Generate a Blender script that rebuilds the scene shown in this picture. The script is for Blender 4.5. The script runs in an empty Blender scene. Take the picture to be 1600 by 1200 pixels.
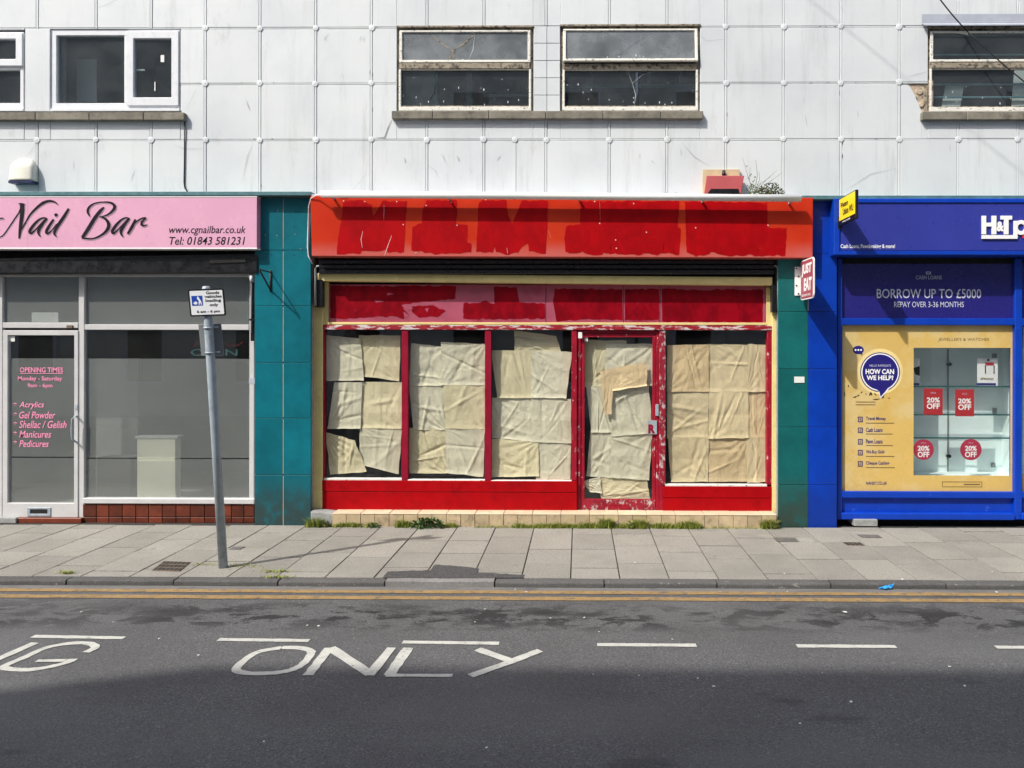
import bpy, bmesh, math, random
from mathutils import Vector, Matrix, noise as mnoise
R = math.radians
SC = bpy.context.scene
COL = SC.collection
rnd = random.Random(7)

# ------------------------------------------------------------------ camera
F, CX, CY = 1184.0, 893.0, 545.0          # focal length and principal point, in pixels of a 1600 wide picture
YAW, ROLL = R(0.56), R(0.09)
CAM = Vector((0, -8, 1.87))
fwd = Vector((-math.sin(YAW), math.cos(YAW), 0))
rt0 = Vector((math.cos(YAW), math.sin(YAW), 0)); up0 = Vector((0, 0, 1))
rt = rt0*math.cos(ROLL) + up0*math.sin(ROLL)
up = up0*math.cos(ROLL) - rt0*math.sin(ROLL)
cd = bpy.data.cameras.new('camera'); co = bpy.data.objects.new('camera', cd); COL.objects.link(co)
cd.sensor_width = 36; cd.sensor_fit = 'HORIZONTAL'; cd.lens = 36*F/1600
cd.shift_x = (800-CX)/1600; cd.shift_y = (CY-600)/1600
cd.clip_start = .05; cd.clip_end = 600
co.matrix_world = Matrix(((rt.x, up.x, -fwd.x, CAM.x), (rt.y, up.y, -fwd.y, CAM.y), (rt.z, up.z, -fwd.z, CAM.z), (0, 0, 0, 1)))
SC.camera = co

# ------------------------------------------------------------------ sky, sun, exposure
AZ, EL = R(47.7), R(48.5)                 # the sun stands behind the camera's left shoulder
wd = bpy.data.worlds.new('World'); SC.world = wd; wd.use_nodes = True
nt = wd.node_tree; bg = nt.nodes['Background']
sk = nt.nodes.new('ShaderNodeTexSky'); sk.sky_type = 'NISHITA'; sk.sun_disc = False
sk.sun_elevation = EL; sk.sun_rotation = math.pi + AZ
sk.air_density = 1.0; sk.dust_density = 3.5; sk.ozone_density = 1.0
nt.links.new(sk.outputs[0], bg.inputs[0]); bg.inputs[1].default_value = 0.15
sl = bpy.data.lights.new('sun', 'SUN'); sl.energy = 3.25; sl.angle = R(0.53); sl.color = (1, .955, .89)
so = bpy.data.objects.new('sun', sl); COL.objects.link(so); so.location = (-8, -12, 16)
so.rotation_euler = Vector((math.sin(AZ)*math.cos(EL), math.cos(AZ)*math.cos(EL), -math.sin(EL))).to_track_quat('-Z', 'Y').to_euler()
vs = SC.view_settings; vs.view_transform = 'Standard'; vs.look = 'None'; vs.exposure = 0.52; vs.gamma = 1; vs.use_curve_mapping = False

# ------------------------------------------------------------------ from the photograph's measurements to places on real planes
def ray(px, py): return fwd + rt*((px-CX)/F) + up*((CY-py)/F)
def W(px, py, Y):                          # where a sight line meets a wall at depth Y
    d = ray(px, py); return CAM + d*((Y-CAM.y)/d.y)
def G(px, py, z=0.0):                      # where it meets the ground at height z
    d = ray(px, py); return CAM + d*((z-CAM.z)/d.z)
def rect(px0, py0, px1, py1, Y):
    xm, ym = (px0+px1)/2, (py0+py1)/2
    xm = min(max(xm, 0), 1600)
    return W(px0, ym, Y).x, W(px1, ym, Y).x, W(xm, py1, Y).z, W(xm, py0, Y).z

# ------------------------------------------------------------------ object helpers
WL = {}
def link(name, me, parent, loc):
    o = bpy.data.objects.new(name, me); COL.objects.link(o)
    WL[o.name] = Vector(loc)
    if parent is not None:
        o.parent = parent; o.location = Vector(loc)-WL[parent.name]
    else: o.location = loc
    return o
def tag(o, label=None, cat=None, group=None, kind=None):
    if label: o['label'] = label
    if cat: o['category'] = cat
    if group: o['group'] = group
    if kind: o['kind'] = kind
    return o
def thing(name, loc, label=None, cat=None, group=None, kind=None):
    return tag(link(name, None, None, loc), label, cat, group, kind)
def mk(name, verts, faces, mat, parent=None, smooth=False, center=None, bev=0, seg=1):
    vs_ = [Vector(v) for v in verts]
    lo = Vector((min(v.x for v in vs_), min(v.y for v in vs_), min(v.z for v in vs_)))
    hi = Vector((max(v.x for v in vs_), max(v.y for v in vs_), max(v.z for v in vs_)))
    c = center or Vector(((lo.x+hi.x)/2, (lo.y+hi.y)/2, lo.z if parent is None else (lo.z+hi.z)/2))
    me = bpy.data.meshes.new(name); me.from_pydata([v-c for v in vs_], [], faces)
    bm = bmesh.new(); bm.from_mesh(me)
    bmesh.ops.recalc_face_normals(bm, faces=bm.faces)
    if bev > 0:
        es = [e for e in bm.edges if len(e.link_faces) == 2 and e.calc_face_angle(0) > .5]
        bmesh.ops.bevel(bm, geom=es, offset=bev, segments=seg, affect='EDGES', clamp_overlap=True)
    bm.to_mesh(me); bm.free()
    if smooth: me.polygons.foreach_set('use_smooth', [True]*len(me.polygons))
    me.materials.append(mat)
    return link(name, me, parent, c)
BF = [(0,1,3,2), (4,6,7,5), (0,4,5,1), (2,3,7,6), (0,2,6,4), (1,5,7,3)]
def bverts(x0, x1, y0, y1, z0, z1): return [(x, y, z) for x in (x0, x1) for y in (y0, y1) for z in (z0, z1)]
def bx(name, x0, x1, y0, y1, z0, z1, mat, parent=None, bev=.003, seg=1):
    return mk(name, bverts(x0, x1, y0, y1, z0, z1), BF, mat, parent, bev=bev, seg=seg)
def pb(name, px0, py0, px1, py1, yf, yb, mat, parent=None, bev=.003, seg=1, jit=None):
    x0, x1, z0, z1 = rect(px0, py0, px1, py1, yf)
    vv = bverts(x0, x1, yf, yb, z0, z1)
    return mk(name, vv, BF, mat, parent, bev=bev, seg=seg)
def pq(name, c4, yf, yb, mat, parent=None, bev=.003):    # a box whose front outline is four picture corners (tl, tr, br, bl)
    f = [W(x, y, yf) for x, y in c4]; th = Vector((0, yb-yf, 0))
    v = f+[p+th for p in f]
    return mk(name, v, [(0,1,2,3), (4,7,6,5), (0,4,5,1), (1,5,6,2), (2,6,7,3), (3,7,4,0)], mat, parent, bev=bev)
def ringv(o, i, yf, yb):
    def c(r, y): return [(r[0], y, r[3]), (r[1], y, r[3]), (r[1], y, r[2]), (r[0], y, r[2])]
    v = c(o, yf)+c(i, yf)+c(o, yb)+c(i, yb); f = []
    for k in range(4):
        n = (k+1) % 4
        f += [(k, n, 4+n, 4+k), (8+k, 12+k, 12+n, 8+n), (k, 8+k, 8+n, n), (4+k, 4+n, 12+n, 12+k)]
    return v, f
def pring(name, outer, inner, yf, yb, mat, parent=None, bev=.003):
    v, f = ringv(rect(*outer, yf), rect(*inner, yf), yf, yb)
    return mk(name, v, f, mat, parent, bev=bev)
def tube(name, pts, r, mat, parent=None, n=10, caps=True):
    pts = [Vector(p) for p in pts]; rs = r if isinstance(r, (list, tuple)) else [r]*len(pts)
    v, f = [], []
    ref = Vector((0.13, .31, .94))
    for i, p in enumerate(pts):
        t = (pts[min(i+1, len(pts)-1)]-pts[max(i-1, 0)]).normalized()
        a = t.cross(ref)
        if a.length < .1: a = t.cross(Vector((1, 0, 0)))
        a.normalize(); b = t.cross(a)
        v += [p+(a*math.cos(2*math.pi*k/n)+b*math.sin(2*math.pi*k/n))*rs[i] for k in range(n)]
    for i in range(len(pts)-1):
        for k in range(n):
            f.append((i*n+k, i*n+(k+1) % n, (i+1)*n+(k+1) % n, (i+1)*n+k))
    if caps: f += [tuple(range(n)), tuple(range((len(pts)-1)*n, len(pts)*n))]
    o = mk(name, v, f, mat, parent, smooth=n > 5)
    return o
def poly(name, pts3, th, mat, parent=None, bev=0):      # a polygon outline with thickness vector th
    pts3 = [Vector(p) for p in pts3]; n = len(pts3); th = Vector(th)
    v = pts3+[p+th for p in pts3]
    f = [tuple(range(n)), tuple(range(2*n-1, n-1, -1))]+[(k, n+k, n+(k+1) % n, (k+1) % n) for k in range(n)]
    return mk(name, v, f, mat, parent, bev=bev)
def disc(name, c, r, yf, yb, mat, parent=None, n=20, bev=0, rz=None):
    return poly(name, [(c.x+r*math.cos(2*math.pi*k/n), yf, c.z+(rz or r)*math.sin(2*math.pi*k/n)) for k in range(n)], (0, yb-yf, 0), mat, parent, bev)
def ribbon(pts, ws, off):                               # flat stroke: pts in 2-D, returns verts2, faces
    pts = [Vector(p) for p in pts]; v, f = [], []
    for i, p in enumerate(pts):
        t = (pts[min(i+1, len(pts)-1)]-pts[max(i-1, 0)])
        t = t.normalized() if t.length > 1e-6 else Vector((1, 0)); nrm = Vector((-t.y, t.x))*ws[i]/2
        v += [p+nrm, p-nrm]
    for i in range(len(pts)-1): f.append((off+2*i, off+2*i+1, off+2*i+3, off+2*i+2))
    return v, f
def spline(pts, ws, k=6):
    P = [Vector(p) for p in pts]; out, ow = [], []
    for i in range(len(P)-1):
        a, b, c, d = P[max(i-1, 0)], P[i], P[i+1], P[min(i+2, len(P)-1)]
        for j in range(k):
            t = j/k
            out.append(.5*((2*b)+(c-a)*t+(2*a-5*b+4*c-d)*t*t+(3*b-a-3*c+d)*t**3)); ow.append(ws[i]*(1-t)+ws[i+1]*t)
    return out+[P[-1]], ow+[ws[-1]]
TXT = {}
def text_mesh(body, weight=0., shear=0.):
    key = (body, weight, shear)
    if key not in TXT:
        cu = bpy.data.curves.new('t', 'FONT'); cu.body = body; cu.offset = weight; cu.shear = shear; cu.resolution_u = 3
        cu.align_x = 'CENTER'; cu.space_line = .92
        ob = bpy.data.objects.new('t', cu); COL.objects.link(ob)
        me = bpy.data.meshes.new_from_object(ob.evaluated_get(bpy.context.evaluated_depsgraph_get()))
        vv = [v.co.copy() for v in me.vertices]; ff = [tuple(p.vertices) for p in me.polygons]
        bpy.data.objects.remove(ob); bpy.data.curves.remove(cu); bpy.data.meshes.remove(me)
        x0, x1 = min(v.x for v in vv), max(v.x for v in vv); y0, y1 = min(v.y for v in vv), max(v.y for v in vv)
        TXT[key] = ([((v.x-x0)/(x1-x0), (v.y-y0)/(y1-y0)) for v in vv], ff)
    return TXT[key]
def txt(name, body, r, Y, mat, parent, weight=0., shear=0.):     # flat lettering on a wall plane filling the picture rectangle r
    uv, ff = text_mesh(body, weight, shear)
    x0, x1, z0, z1 = rect(*r, Y)
    return mk(name, [(x0+(x1-x0)*u, Y, z0+(z1-z0)*v) for u, v in uv], ff, mat, parent)
def txtm(name, body, fn, u0, v0, u1, v1, mat, parent, weight=0., shear=0.):
    uv, ff = text_mesh(body, weight, shear)
    return mk(name, [fn(u0+(u1-u0)*u, v0+(v1-v0)*v) for u, v in uv], ff, mat, parent)
def holed(name, xs, zs, holes, y0, y1, mat, parent):             # one wall sheet with rectangular openings
    gx = sorted(set(xs+[h[0] for h in holes]+[h[1] for h in holes])); gz = sorted(set(zs+[h[2] for h in holes]+[h[3] for h in holes]))
    bm = bmesh.new(); V = {}
    def vert(i, j):
        if (i, j) not in V: V[i, j] = bm.verts.new((gx[i], y0, gz[j]))
        return V[i, j]
    for i in range(len(gx)-1):
        for j in range(len(gz)-1):
            cx, cz = (gx[i]+gx[i+1])/2, (gz[j]+gz[j+1])/2
            if any(h[0] < cx < h[1] and h[2] < cz < h[3] for h in holes): continue
            bm.faces.new((vert(i, j), vert(i+1, j), vert(i+1, j+1), vert(i, j+1)))
    g = bmesh.ops.extrude_face_region(bm, geom=list(bm.faces))
    for e in g['geom']:
        if isinstance(e, bmesh.types.BMVert): e.co.y = y1
    bm.verts.ensure_lookup_table(); bm.verts.index_update()
    v = [x.co.copy() for x in bm.verts]; f = [tuple(w.index for w in q.verts) for q in bm.faces]; bm.free()
    return mk(name, v, f, mat, parent)
def room(name, x0, x1, y0, y1, z0, z1, mat, parent):             # a box open to the front, seen from inside
    return mk(name, bverts(x0, x1, y0, y1, z0, z1), [(4,6,7,5), (0,1,3,2), (2,3,7,6), (0,2,6,4), (1,5,7,3)], mat, parent)

# ------------------------------------------------------------------ materials
def S(r, g, b, k=1.0):
    def l(c):
        c /= 255; return c/12.92 if c <= .04045 else ((c+.055)/1.055)**2.4
    return (l(r)*k, l(g)*k, l(b)*k)
class N:
    def __init__(s, name):
        s.m = bpy.data.materials.new(name); s.m.use_nodes = True; s.t = s.m.node_tree; s.b = s.t.nodes['Principled BSDF']
        s.out = s.t.nodes['Material Output']
        s.pos = s.t.nodes.new('ShaderNodeNewGeometry').outputs['Position']
    def n(s, typ, **kw):
        x = s.t.nodes.new(typ)
        for k, v in kw.items(): setattr(x, k, v)
        return x
    def l(s, a, b): s.t.links.new(a, b)
    def scaled(s, sc):
        mp = s.n('ShaderNodeMapping'); s.l(s.pos, mp.inputs[0]); mp.inputs['Scale'].default_value = sc; return mp.outputs[0]
    def noise(s, scale=5, detail=4, rough=.6, sc=None, dist=0):
        x = s.n('ShaderNodeTexNoise'); s.l(s.scaled(sc) if sc else s.pos, x.inputs['Vector'])
        x.inputs['Scale'].default_value = scale; x.inputs['Detail'].default_value = detail; x.inputs['Roughness'].default_value = rough
        x.inputs['Distortion'].default_value = dist
        return x.outputs['Fac']
    def ramp(s, fac, a, b, lo=0., hi=1.):
        x = s.n('ShaderNodeMapRange'); s.l(fac, x.inputs[0]); x.interpolation_type = 'SMOOTHSTEP'
        for i, v in ((1, a), (2, b), (3, lo), (4, hi)): x.inputs[i].default_value = v
        return x.outputs[0]
    def mth(s, op, a, b):
        x = s.n('ShaderNodeMath', operation=op)
        for i, v in ((0, a), (1, b)):
            if isinstance(v, (int, float)): x.inputs[i].default_value = v
            else: s.l(v, x.inputs[i])
        return x.outputs[0]
    def mix(s, fac, a, b, blend='MIX'):
        x = s.n('ShaderNodeMix', data_type='RGBA', blend_type=blend)
        if isinstance(fac, (int, float)): x.inputs[0].default_value = fac
        else: s.l(fac, x.inputs[0])
        for i, v in ((6, a), (7, b)):
            if isinstance(v, tuple): x.inputs[i].default_value = (*v[:3], 1)
            else: s.l(v, x.inputs[i])
        return x.outputs[2]
    def vary(s, col, amt):                                        # every object its own brightness
        oi = s.n('ShaderNodeObjectInfo'); f = s.ramp(oi.outputs['Random'], 0, 1, 1-amt, 1+amt)
        h = s.n('ShaderNodeHueSaturation'); s.l(f, h.inputs['Value'])
        if isinstance(col, tuple): h.inputs['Color'].default_value = (*col, 1)
        else: s.l(col, h.inputs['Color'])
        return h.outputs[0]
    def bump(s, fac, strength, dist):
        x = s.n('ShaderNodeBump'); s.l(fac, x.inputs['Height']); x.inputs['Strength'].default_value = strength; x.inputs['Distance'].default_value = dist
        s.l(x.outputs[0], s.b.inputs['Normal'])
    def col(s, c):
        if isinstance(c, tuple): s.b.inputs['Base Color'].default_value = (*c, 1)
        else: s.l(c, s.b.inputs['Base Color'])
def P(name, c, rough=.5, var=.12, scale=4, c2=None, amt=0., a=.55, b=.75, dscale=7, dsc=None, bump=0., bscale=120, metal=0., spec=.5, obj=0., coat=0.):
    s = N(name)
    k = s.ramp(s.noise(scale, 5, .65), .3, .7, 0, 1)
    col = s.mix(k, tuple(x*(1-var) for x in c), tuple(min(1, x*(1+var)) for x in c))
    if c2:
        d = s.ramp(s.noise(dscale, 8, .7, dsc), a, b, 0, amt); col = s.mix(d, col, c2)
    if obj: col = s.vary(col, obj)
    s.col(col)
    r = s.ramp(s.noise(scale*2.3, 4), .3, .7, max(.02, rough-.08), min(1, rough+.1)); s.l(r, s.b.inputs['Roughness'])
    s.b.inputs['Metallic'].default_value = metal; s.b.inputs['Specular IOR Level'].default_value = spec
    s.b.inputs['Coat Weight'].default_value = coat
    if bump: s.bump(s.noise(bscale, 3), bump, .004)
    return s.m
def glass(name, tint=(.9, .95, .94), refl=1.0, dust=.05, dustc=(.5, .52, .52), rough=0.0, dscale=3):
    s = N(name); t = s.t
    tr = s.n('ShaderNodeBsdfTransparent'); tr.inputs[0].default_value = (*tint, 1)
    gl = s.n('ShaderNodeBsdfGlossy'); gl.inputs['Roughness'].default_value = rough; gl.inputs[0].default_value = (.95, .97, 1, 1)
    lw = s.n('ShaderNodeLayerWeight'); lw.inputs[0].default_value = .5
    f = s.mth('MULTIPLY', s.mth('ADD', s.mth('MULTIPLY', s.mth('POWER', lw.outputs['Facing'], 5), .9), .04), refl)
    m1 = s.n('ShaderNodeMixShader'); s.l(f, m1.inputs[0]); s.l(tr.outputs[0], m1.inputs[1]); s.l(gl.outputs[0], m1.inputs[2])
    df = s.n('ShaderNodeBsdfDiffuse'); df.inputs[0].default_value = (*dustc, 1)
    d = s.mth('MULTIPLY', s.ramp(s.noise(dscale, 8, .7), .3, .75, .25, 1), dust)  # dust veil; on the upper windows it also imitates hazy reflection
    m2 = s.n('ShaderNodeMixShader'); s.l(d, m2.inputs[0]); s.l(m1.outputs[0], m2.inputs[1]); s.l(df.outputs[0], m2.inputs[2])
    s.l(m2.outputs[0], s.out.inputs[0])
    return s.m

M = {}
def clad():
    s = N('painted cladding')
    base = S(214, 219, 220)
    k = s.ramp(s.noise(1.1, 6, .6), .35, .7, 0, 1)
    col = s.mix(k, base, S(203, 208, 211))
    col = s.mix(s.ramp(s.noise(7, 7, .75, (1, 1, .10)), .50, .78, 0, .5), col, S(170, 172, 168))      # rain streaks
    col = s.mix(s.ramp(s.noise(3.3, 8, .8, (1.2, 1, .5)), .60, .70, 0, .3), col, S(160, 162, 160))      # scuffs
    col = s.vary(col, .025); s.col(col)
    s.b.inputs['Roughness'].default_value = .42
    s.bump(s.noise(2.2, 3, .5), .22, .012)
    return s.m
M['clad'] = clad()
M['joint'] = P('joint strip paint', S(205, 210, 213), .5, .05, 9, S(120, 120, 118), .5, .6, .72, 14)
M['mortar'] = P('dark joint', S(48, 46, 44), .9, .2, 20)
M['seal'] = P('joint backing', S(150, 153, 154), .9, .2, 20)
M['rubble'] = P('broken render', S(190, 172, 150), .95, .25, 18, S(70, 60, 50), .8, .5, .6, 12, bump=.8, bscale=40)
M['sill'] = P('stone sill', S(126, 122, 110), .9, .22, 9, S(62, 60, 54), .75, .5, .72, 11, bump=.5, obj=.08)
M['upvc'] = P('white window plastic', S(222, 225, 228), .3, .03, 5, S(180, 178, 170), .4, .6, .8, 9)
M['oldpaint'] = P('flaking white paint', S(226, 224, 214), .6, .08, 8, S(90, 72, 52), .95, .57, .63, 26, (1, 1, 2.4))
M['oldframe'] = P('weathered frame', S(150, 140, 122), .75, .2, 14, S(45, 38, 30), .9, .48, .6, 22)
M['flash'] = P('lead flashing', S(172, 178, 188), .45, .1, 5)
M['tealflash'] = P('green metal edge', S(78, 118, 124), .45, .2, 12, S(120, 110, 90), .5, .6, .75, 9)
M['glass'] = glass('window glass', (.86, .9, .9), 1.6, .065, (.40, .43, .45))
M['dirtyhazeglass'] = glass('dirty hazed top light glass', (.62, .65, .66), 2.2, .62, (.38, .41, .43), .04, 1.3)  # grey haze imitates reflected sky as well as dirt
M['shopglass'] = glass('shop glass', (.985, .99, .988), .9, .010)
M['room'] = P('dark room', S(66, 66, 64), .9, .2, 2)
M['roomgrey'] = P('grey room', S(120, 124, 122), .9, .1, 2)
M['curtain'] = P('pale blind', S(190, 198, 200), .9, .1, 2)
M['bar'] = P('window bar', S(110, 150, 160), .5)
M['paperwhite'] = P('white paper', S(228, 230, 226), .8, .04, 6)
M['black'] = P('black paint', S(20, 20, 24), .32, .2, 6, S(52, 52, 56), .4, .62, .8, 8)
M['blackmatt'] = P('dark void', S(18, 18, 18), .8, .2, 6)
M['rubber'] = P('black cable', S(22, 22, 24), .6)
M['pink'] = P('pink fascia', S(222, 168, 193), .25, .03, 1.5, S(206, 152, 178), .6, .52, .78, 2)
M['whitetrim'] = P('white trim', S(238, 236, 236), .4, .04)
M['ink'] = P('dark aubergine print', S(26, 12, 26), .5, .05, spec=.2)
M['inksh'] = P('pale letter edge', S(206, 176, 190), .4, .05)
M['alu'] = P('aluminium frame', S(196, 196, 196), .38, .06, 6, S(136, 134, 130), .5, .58, .78, 12)
M['steel'] = P('galvanised steel', S(158, 170, 178), .5, .12, 14, S(104, 112, 118), .6, .5, .75, 9, metal=.1)
M['steeldark'] = P('grey sign back', S(128, 134, 136), .55, .1, 8, metal=.1)
def film():
    s = N('frosted film')
    tr = s.n('ShaderNodeBsdfTransparent'); tr.inputs[0].default_value = (.92, .94, .93, 1)
    df = s.n('ShaderNodeBsdfDiffuse'); df.inputs[0].default_value = (.335, .355, .345, 1)
    gl = s.n('ShaderNodeBsdfGlossy'); gl.inputs['Roughness'].default_value = .12
    m = s.n('ShaderNodeMixShader'); s.l(s.ramp(s.noise(1.1, 4), .3, .7, .40, .47), m.inputs[0]); s.l(tr.outputs[0], m.inputs[1]); s.l(df.outputs[0], m.inputs[2])
    m2 = s.n('ShaderNodeMixShader'); m2.inputs[0].default_value = .03; s.l(m.outputs[0], m2.inputs[1]); s.l(gl.outputs[0], m2.inputs[2])
    s.l(m2.outputs[0], s.out.inputs[0]); return s.m
M['film'] = film()
M['pinkprint'] = P('pink print', S(240, 150, 185), .5, .03)
M['cream'] = P('cream cabinet', S(238, 236, 214), .6, .05, 3)
M['terracotta'] = P('terracotta tile', S(100, 46, 30), .4, .25, 6, S(58, 32, 26), .7, .5, .7, 5, obj=.3, bump=.2, spec=.35)
M['grout'] = P('grey grout', S(150, 146, 138), .9, .2, 20)
M['concrete'] = P('grey cement', S(150, 152, 150), .9, .15, 10, S(100, 100, 98), .6, .5, .7, 14, bump=.6)
def pilltile(name, c, cd):
    s = N(name)
    k = s.ramp(s.noise(2.0, 7, .68), .3, .7, 0, 1); col = s.mix(k, tuple(x*.74 for x in c), tuple(x*1.14 for x in c))
    sp = s.n('ShaderNodeSeparateXYZ'); s.l(s.pos, sp.inputs[0])                   # splash-up grime along the foot of the pillar
    g = s.mth('MULTIPLY', s.ramp(sp.outputs[2], .10, .62, 1, 0), s.ramp(s.noise(6, 7, .7), .24, .56, 0, .9))
    col = s.mix(g, col, cd)
    col = s.mix(s.ramp(s.noise(4, 8, .8, (1.6, 1, .35)), .56, .74, 0, .45), col, tuple(x*.45 for x in cd))
    col = s.mix(s.ramp(s.noise(60, 2, .5), .70, .78, 0, .5), col, tuple(x*.5+.12 for x in c))
    s.col(s.vary(col, .07)); s.b.inputs['Roughness'].default_value = .35; s.b.inputs['Specular IOR Level'].default_value = .3
    s.bump(s.noise(5, 3), .15, .006)
    return s.m
M['teal'] = pilltile('teal glazed tile', S(8, 104, 118), S(50, 64, 62))
M['tealdull'] = pilltile('green glazed tile', S(20, 98, 98), S(52, 66, 58))
M['bluetile'] = pilltile('blue painted tile', S(6, 60, 172), S(10, 48, 140))
M['white'] = P('white print', S(244, 244, 242), .5, .02)
def faded():  # orange board with the sheen of its lower edge painted into the colour
    s = N('orange fascia board')
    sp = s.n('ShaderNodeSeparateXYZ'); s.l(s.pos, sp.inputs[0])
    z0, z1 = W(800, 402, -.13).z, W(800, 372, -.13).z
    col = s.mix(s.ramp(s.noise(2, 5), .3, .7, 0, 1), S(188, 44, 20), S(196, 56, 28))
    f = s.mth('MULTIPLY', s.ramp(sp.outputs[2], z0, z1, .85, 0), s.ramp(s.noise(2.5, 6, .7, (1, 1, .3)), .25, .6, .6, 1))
    col = s.mix(f, col, S(196, 104, 98))                                           # pale reflected sheen painted in along the lower edge
    s.col(col); s.b.inputs['Roughness'].default_value = .35; s.b.inputs['Specular IOR Level'].default_value = .2
    return s.m
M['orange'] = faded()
def brushed(name, c, c2, lo=.40, hi=.62, c3=S(186, 34, 24), thin=.55):
    s = N(name)
    k = s.ramp(s.noise(4, 7, .75, (1.3, 1, .8)), lo, hi, 0, 1)
    col = s.mix(k, c, c2)
    col = s.mix(s.ramp(s.noise(2.6, 5, .7, (1.2, 1, .8)), .55, .72, 0, .5), col, tuple(x*.72 for x in c))
    col = s.mix(s.ramp(s.noise(5, 8, .8, (1.2, 1, .8)), .60, .74, 0, thin), col, c3)
    s.col(col); s.b.inputs['Roughness'].default_value = .45; s.b.inputs['Specular IOR Level'].default_value = .12
    s.bump(s.noise(24, 3, .5), .04, .003)
    return s.m
M['redpaint'] = brushed('brushed red paint', S(172, 5, 14), S(154, 3, 12))
M['redghost'] = brushed('thin red paint', S(164, 5, 13), S(150, 3, 11), .35, .65)
M['redpaint2'] = brushed('dark red paint', S(146, 4, 24), S(116, 2, 18), c3=S(170, 60, 80), thin=.5)
M['pinkboard'] = P('faded pink board', S(166, 80, 100), .4, .12, 3, S(140, 34, 58), .8, .5, .7, 4, spec=.35)
M['creampaint'] = P('cream paint', S(222, 204, 138), .5, .08, 5, S(160, 140, 80), .5, .58, .75, 9)
M['redframe'] = P('red frame paint', S(138, 10, 42), .45, .15, 6, S(196, 160, 168), .7, .70, .75, 17, (1, 1, .5), spec=.3)
M['redchip'] = P('chipped red paint', S(146, 12, 38), .5, .18, 8, S(200, 190, 188), .9, .60, .66, 24, (1, 1, .45), spec=.3)
M['redworn'] = P('badly worn red paint', S(138, 24, 44), .6, .2, 8, S(186, 178, 176), .95, .50, .60, 22, (1, 1, .6), spec=.3)
M['lintel'] = P('flaking red lintel', S(150, 14, 34), .5, .15, 8, S(206, 196, 196), 1, .50, .56, 9, (.7, 1, 3))
M['riser'] = P('red painted riser', S(158, 3, 13), .5, .1, 5, S(112, 3, 10), .6, .5, .72, 6, bump=.15, spec=.12)
M['steptop'] = P('cream step tile', S(208, 190, 160), .6, .1, 6, S(150, 132, 104), .6, .55, .75, 8, obj=.05)
M['stepface'] = P('tan step tile', S(184, 164, 132), .6, .14, 8, S(112, 98, 76), .7, .48, .70, 9, obj=.12)
def paper(name, c):
    s = N(name)
    col = s.mix(s.ramp(s.noise(4, 6), .3, .7, 0, 1), c, tuple(x*.9 for x in c)); s.col(s.vary(col, .05))
    s.b.inputs['Roughness'].default_value = .75; s.b.inputs['Specular IOR Level'].default_value = .2
    s.bump(s.mth('ADD', s.noise(14, 6, .7, (2.6, 1, .35)), s.mth('MULTIPLY', s.noise(5, 4, .6, (1, 1, .8), 1.2), 1.6)), .6, .009)
    return s.m
M['pgrey'] = paper('grey-cream paper', S(209, 205, 181)); M['pcream'] = paper('cream paper', S(212, 203, 168)); M['ptan'] = paper('tan paper', S(214, 198, 160))
M['porange'] = paper('buff paper', S(210, 188, 148))
M['bluep'] = P('blue shop paint', S(8, 60, 172), .38, .08, 4, S(70, 108, 190), .6, .62, .70, 16, spec=.35)
M['bluefas'] = P('blue fascia face', S(50, 58, 150), .3, .05, 2)
M['navy'] = P('navy panel', S(38, 34, 118), .3, .05, 2)
M['navyprint'] = P('navy print', S(36, 30, 116), .4, .03)
M['letdim'] = P('silver lettering', S(200, 204, 220), .4, .05)
M['yellowfilm'] = P('yellow window film', S(214, 180, 102), .3, .05, 1.3, S(218, 194, 134), .9, .45, .6, 1.6, coat=.3)  # paler patches in the colour imitate reflections on the film
M['greyprint'] = P('grey print', S(120, 100, 62), .5)
M['mint'] = P('pale green cabinet', S(226, 242, 240), .5, .05, 2)
M['shelf'] = P('green glass edge', S(30, 92, 86), .2)
M['redposter'] = P('red poster', S(178, 30, 34), .45, .06, 4)
M['rosedisc'] = P('rose disc', S(178, 46, 74), .45, .05, 4)
M['yellow'] = P('yellow sign', S(250, 222, 30), .35, .03)
M['justred'] = P('dull red sign', S(168, 76, 92), .4, .05)
M['alarmred'] = P('faded red box', S(184, 90, 92), .4, .06, 6, S(176, 118, 110), .4, .6, .8, 9)
M['tanboard'] = P('tan plywood', S(198, 182, 146), .8, .1, 6)
M['alarmwhite'] = P('ivory alarm box', S(218, 216, 202), .4, .05, 5)
M['alarmblue'] = P('navy alarm base', S(30, 34, 80), .4)
M['tubewhite'] = P('white tube', S(240, 240, 236), .3, .04, 4, S(190, 180, 160), .5, .62, .75, 7)
M['signblue'] = P('traffic blue', S(16, 70, 176), .4, .04)
M['signwhite'] = P('sign white', S(240, 242, 244), .4, .03)
M['signblack'] = P('sign black', S(20, 20, 22), .4, .05)
M['iron'] = P('rusty drain iron', S(112, 98, 84), .7, .25, 20, S(64, 54, 46), .7, .5, .65, 25, metal=.2)
M['cover'] = P('grey utility cover', S(96, 94, 90), .7, .2, 20, bump=.5)
M['bagblue'] = P('blue polythene', S(52, 150, 220), .3, .1, 10)
M['litter'] = P('white litter', S(206, 206, 202), .8, .08, 20)
M['brick'] = P('brown brick', S(120, 84, 66), .9, .2, 8, obj=.05)
M['palewall'] = P('cream rendered wall', S(226, 222, 210), .9, .1, 3)
M['slate'] = P('grey slate', S(80, 82, 88), .7, .2, 4)
M['linewhite'] = P('white road paint', S(180, 180, 172), .85, .1, 12, S(104, 104, 102), .8, .55, .68, 34)
M['lineyellow'] = P('yellow road paint', S(142, 116, 74), .85, .16, 10, S(90, 86, 78), .85, .50, .66, 16)
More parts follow.
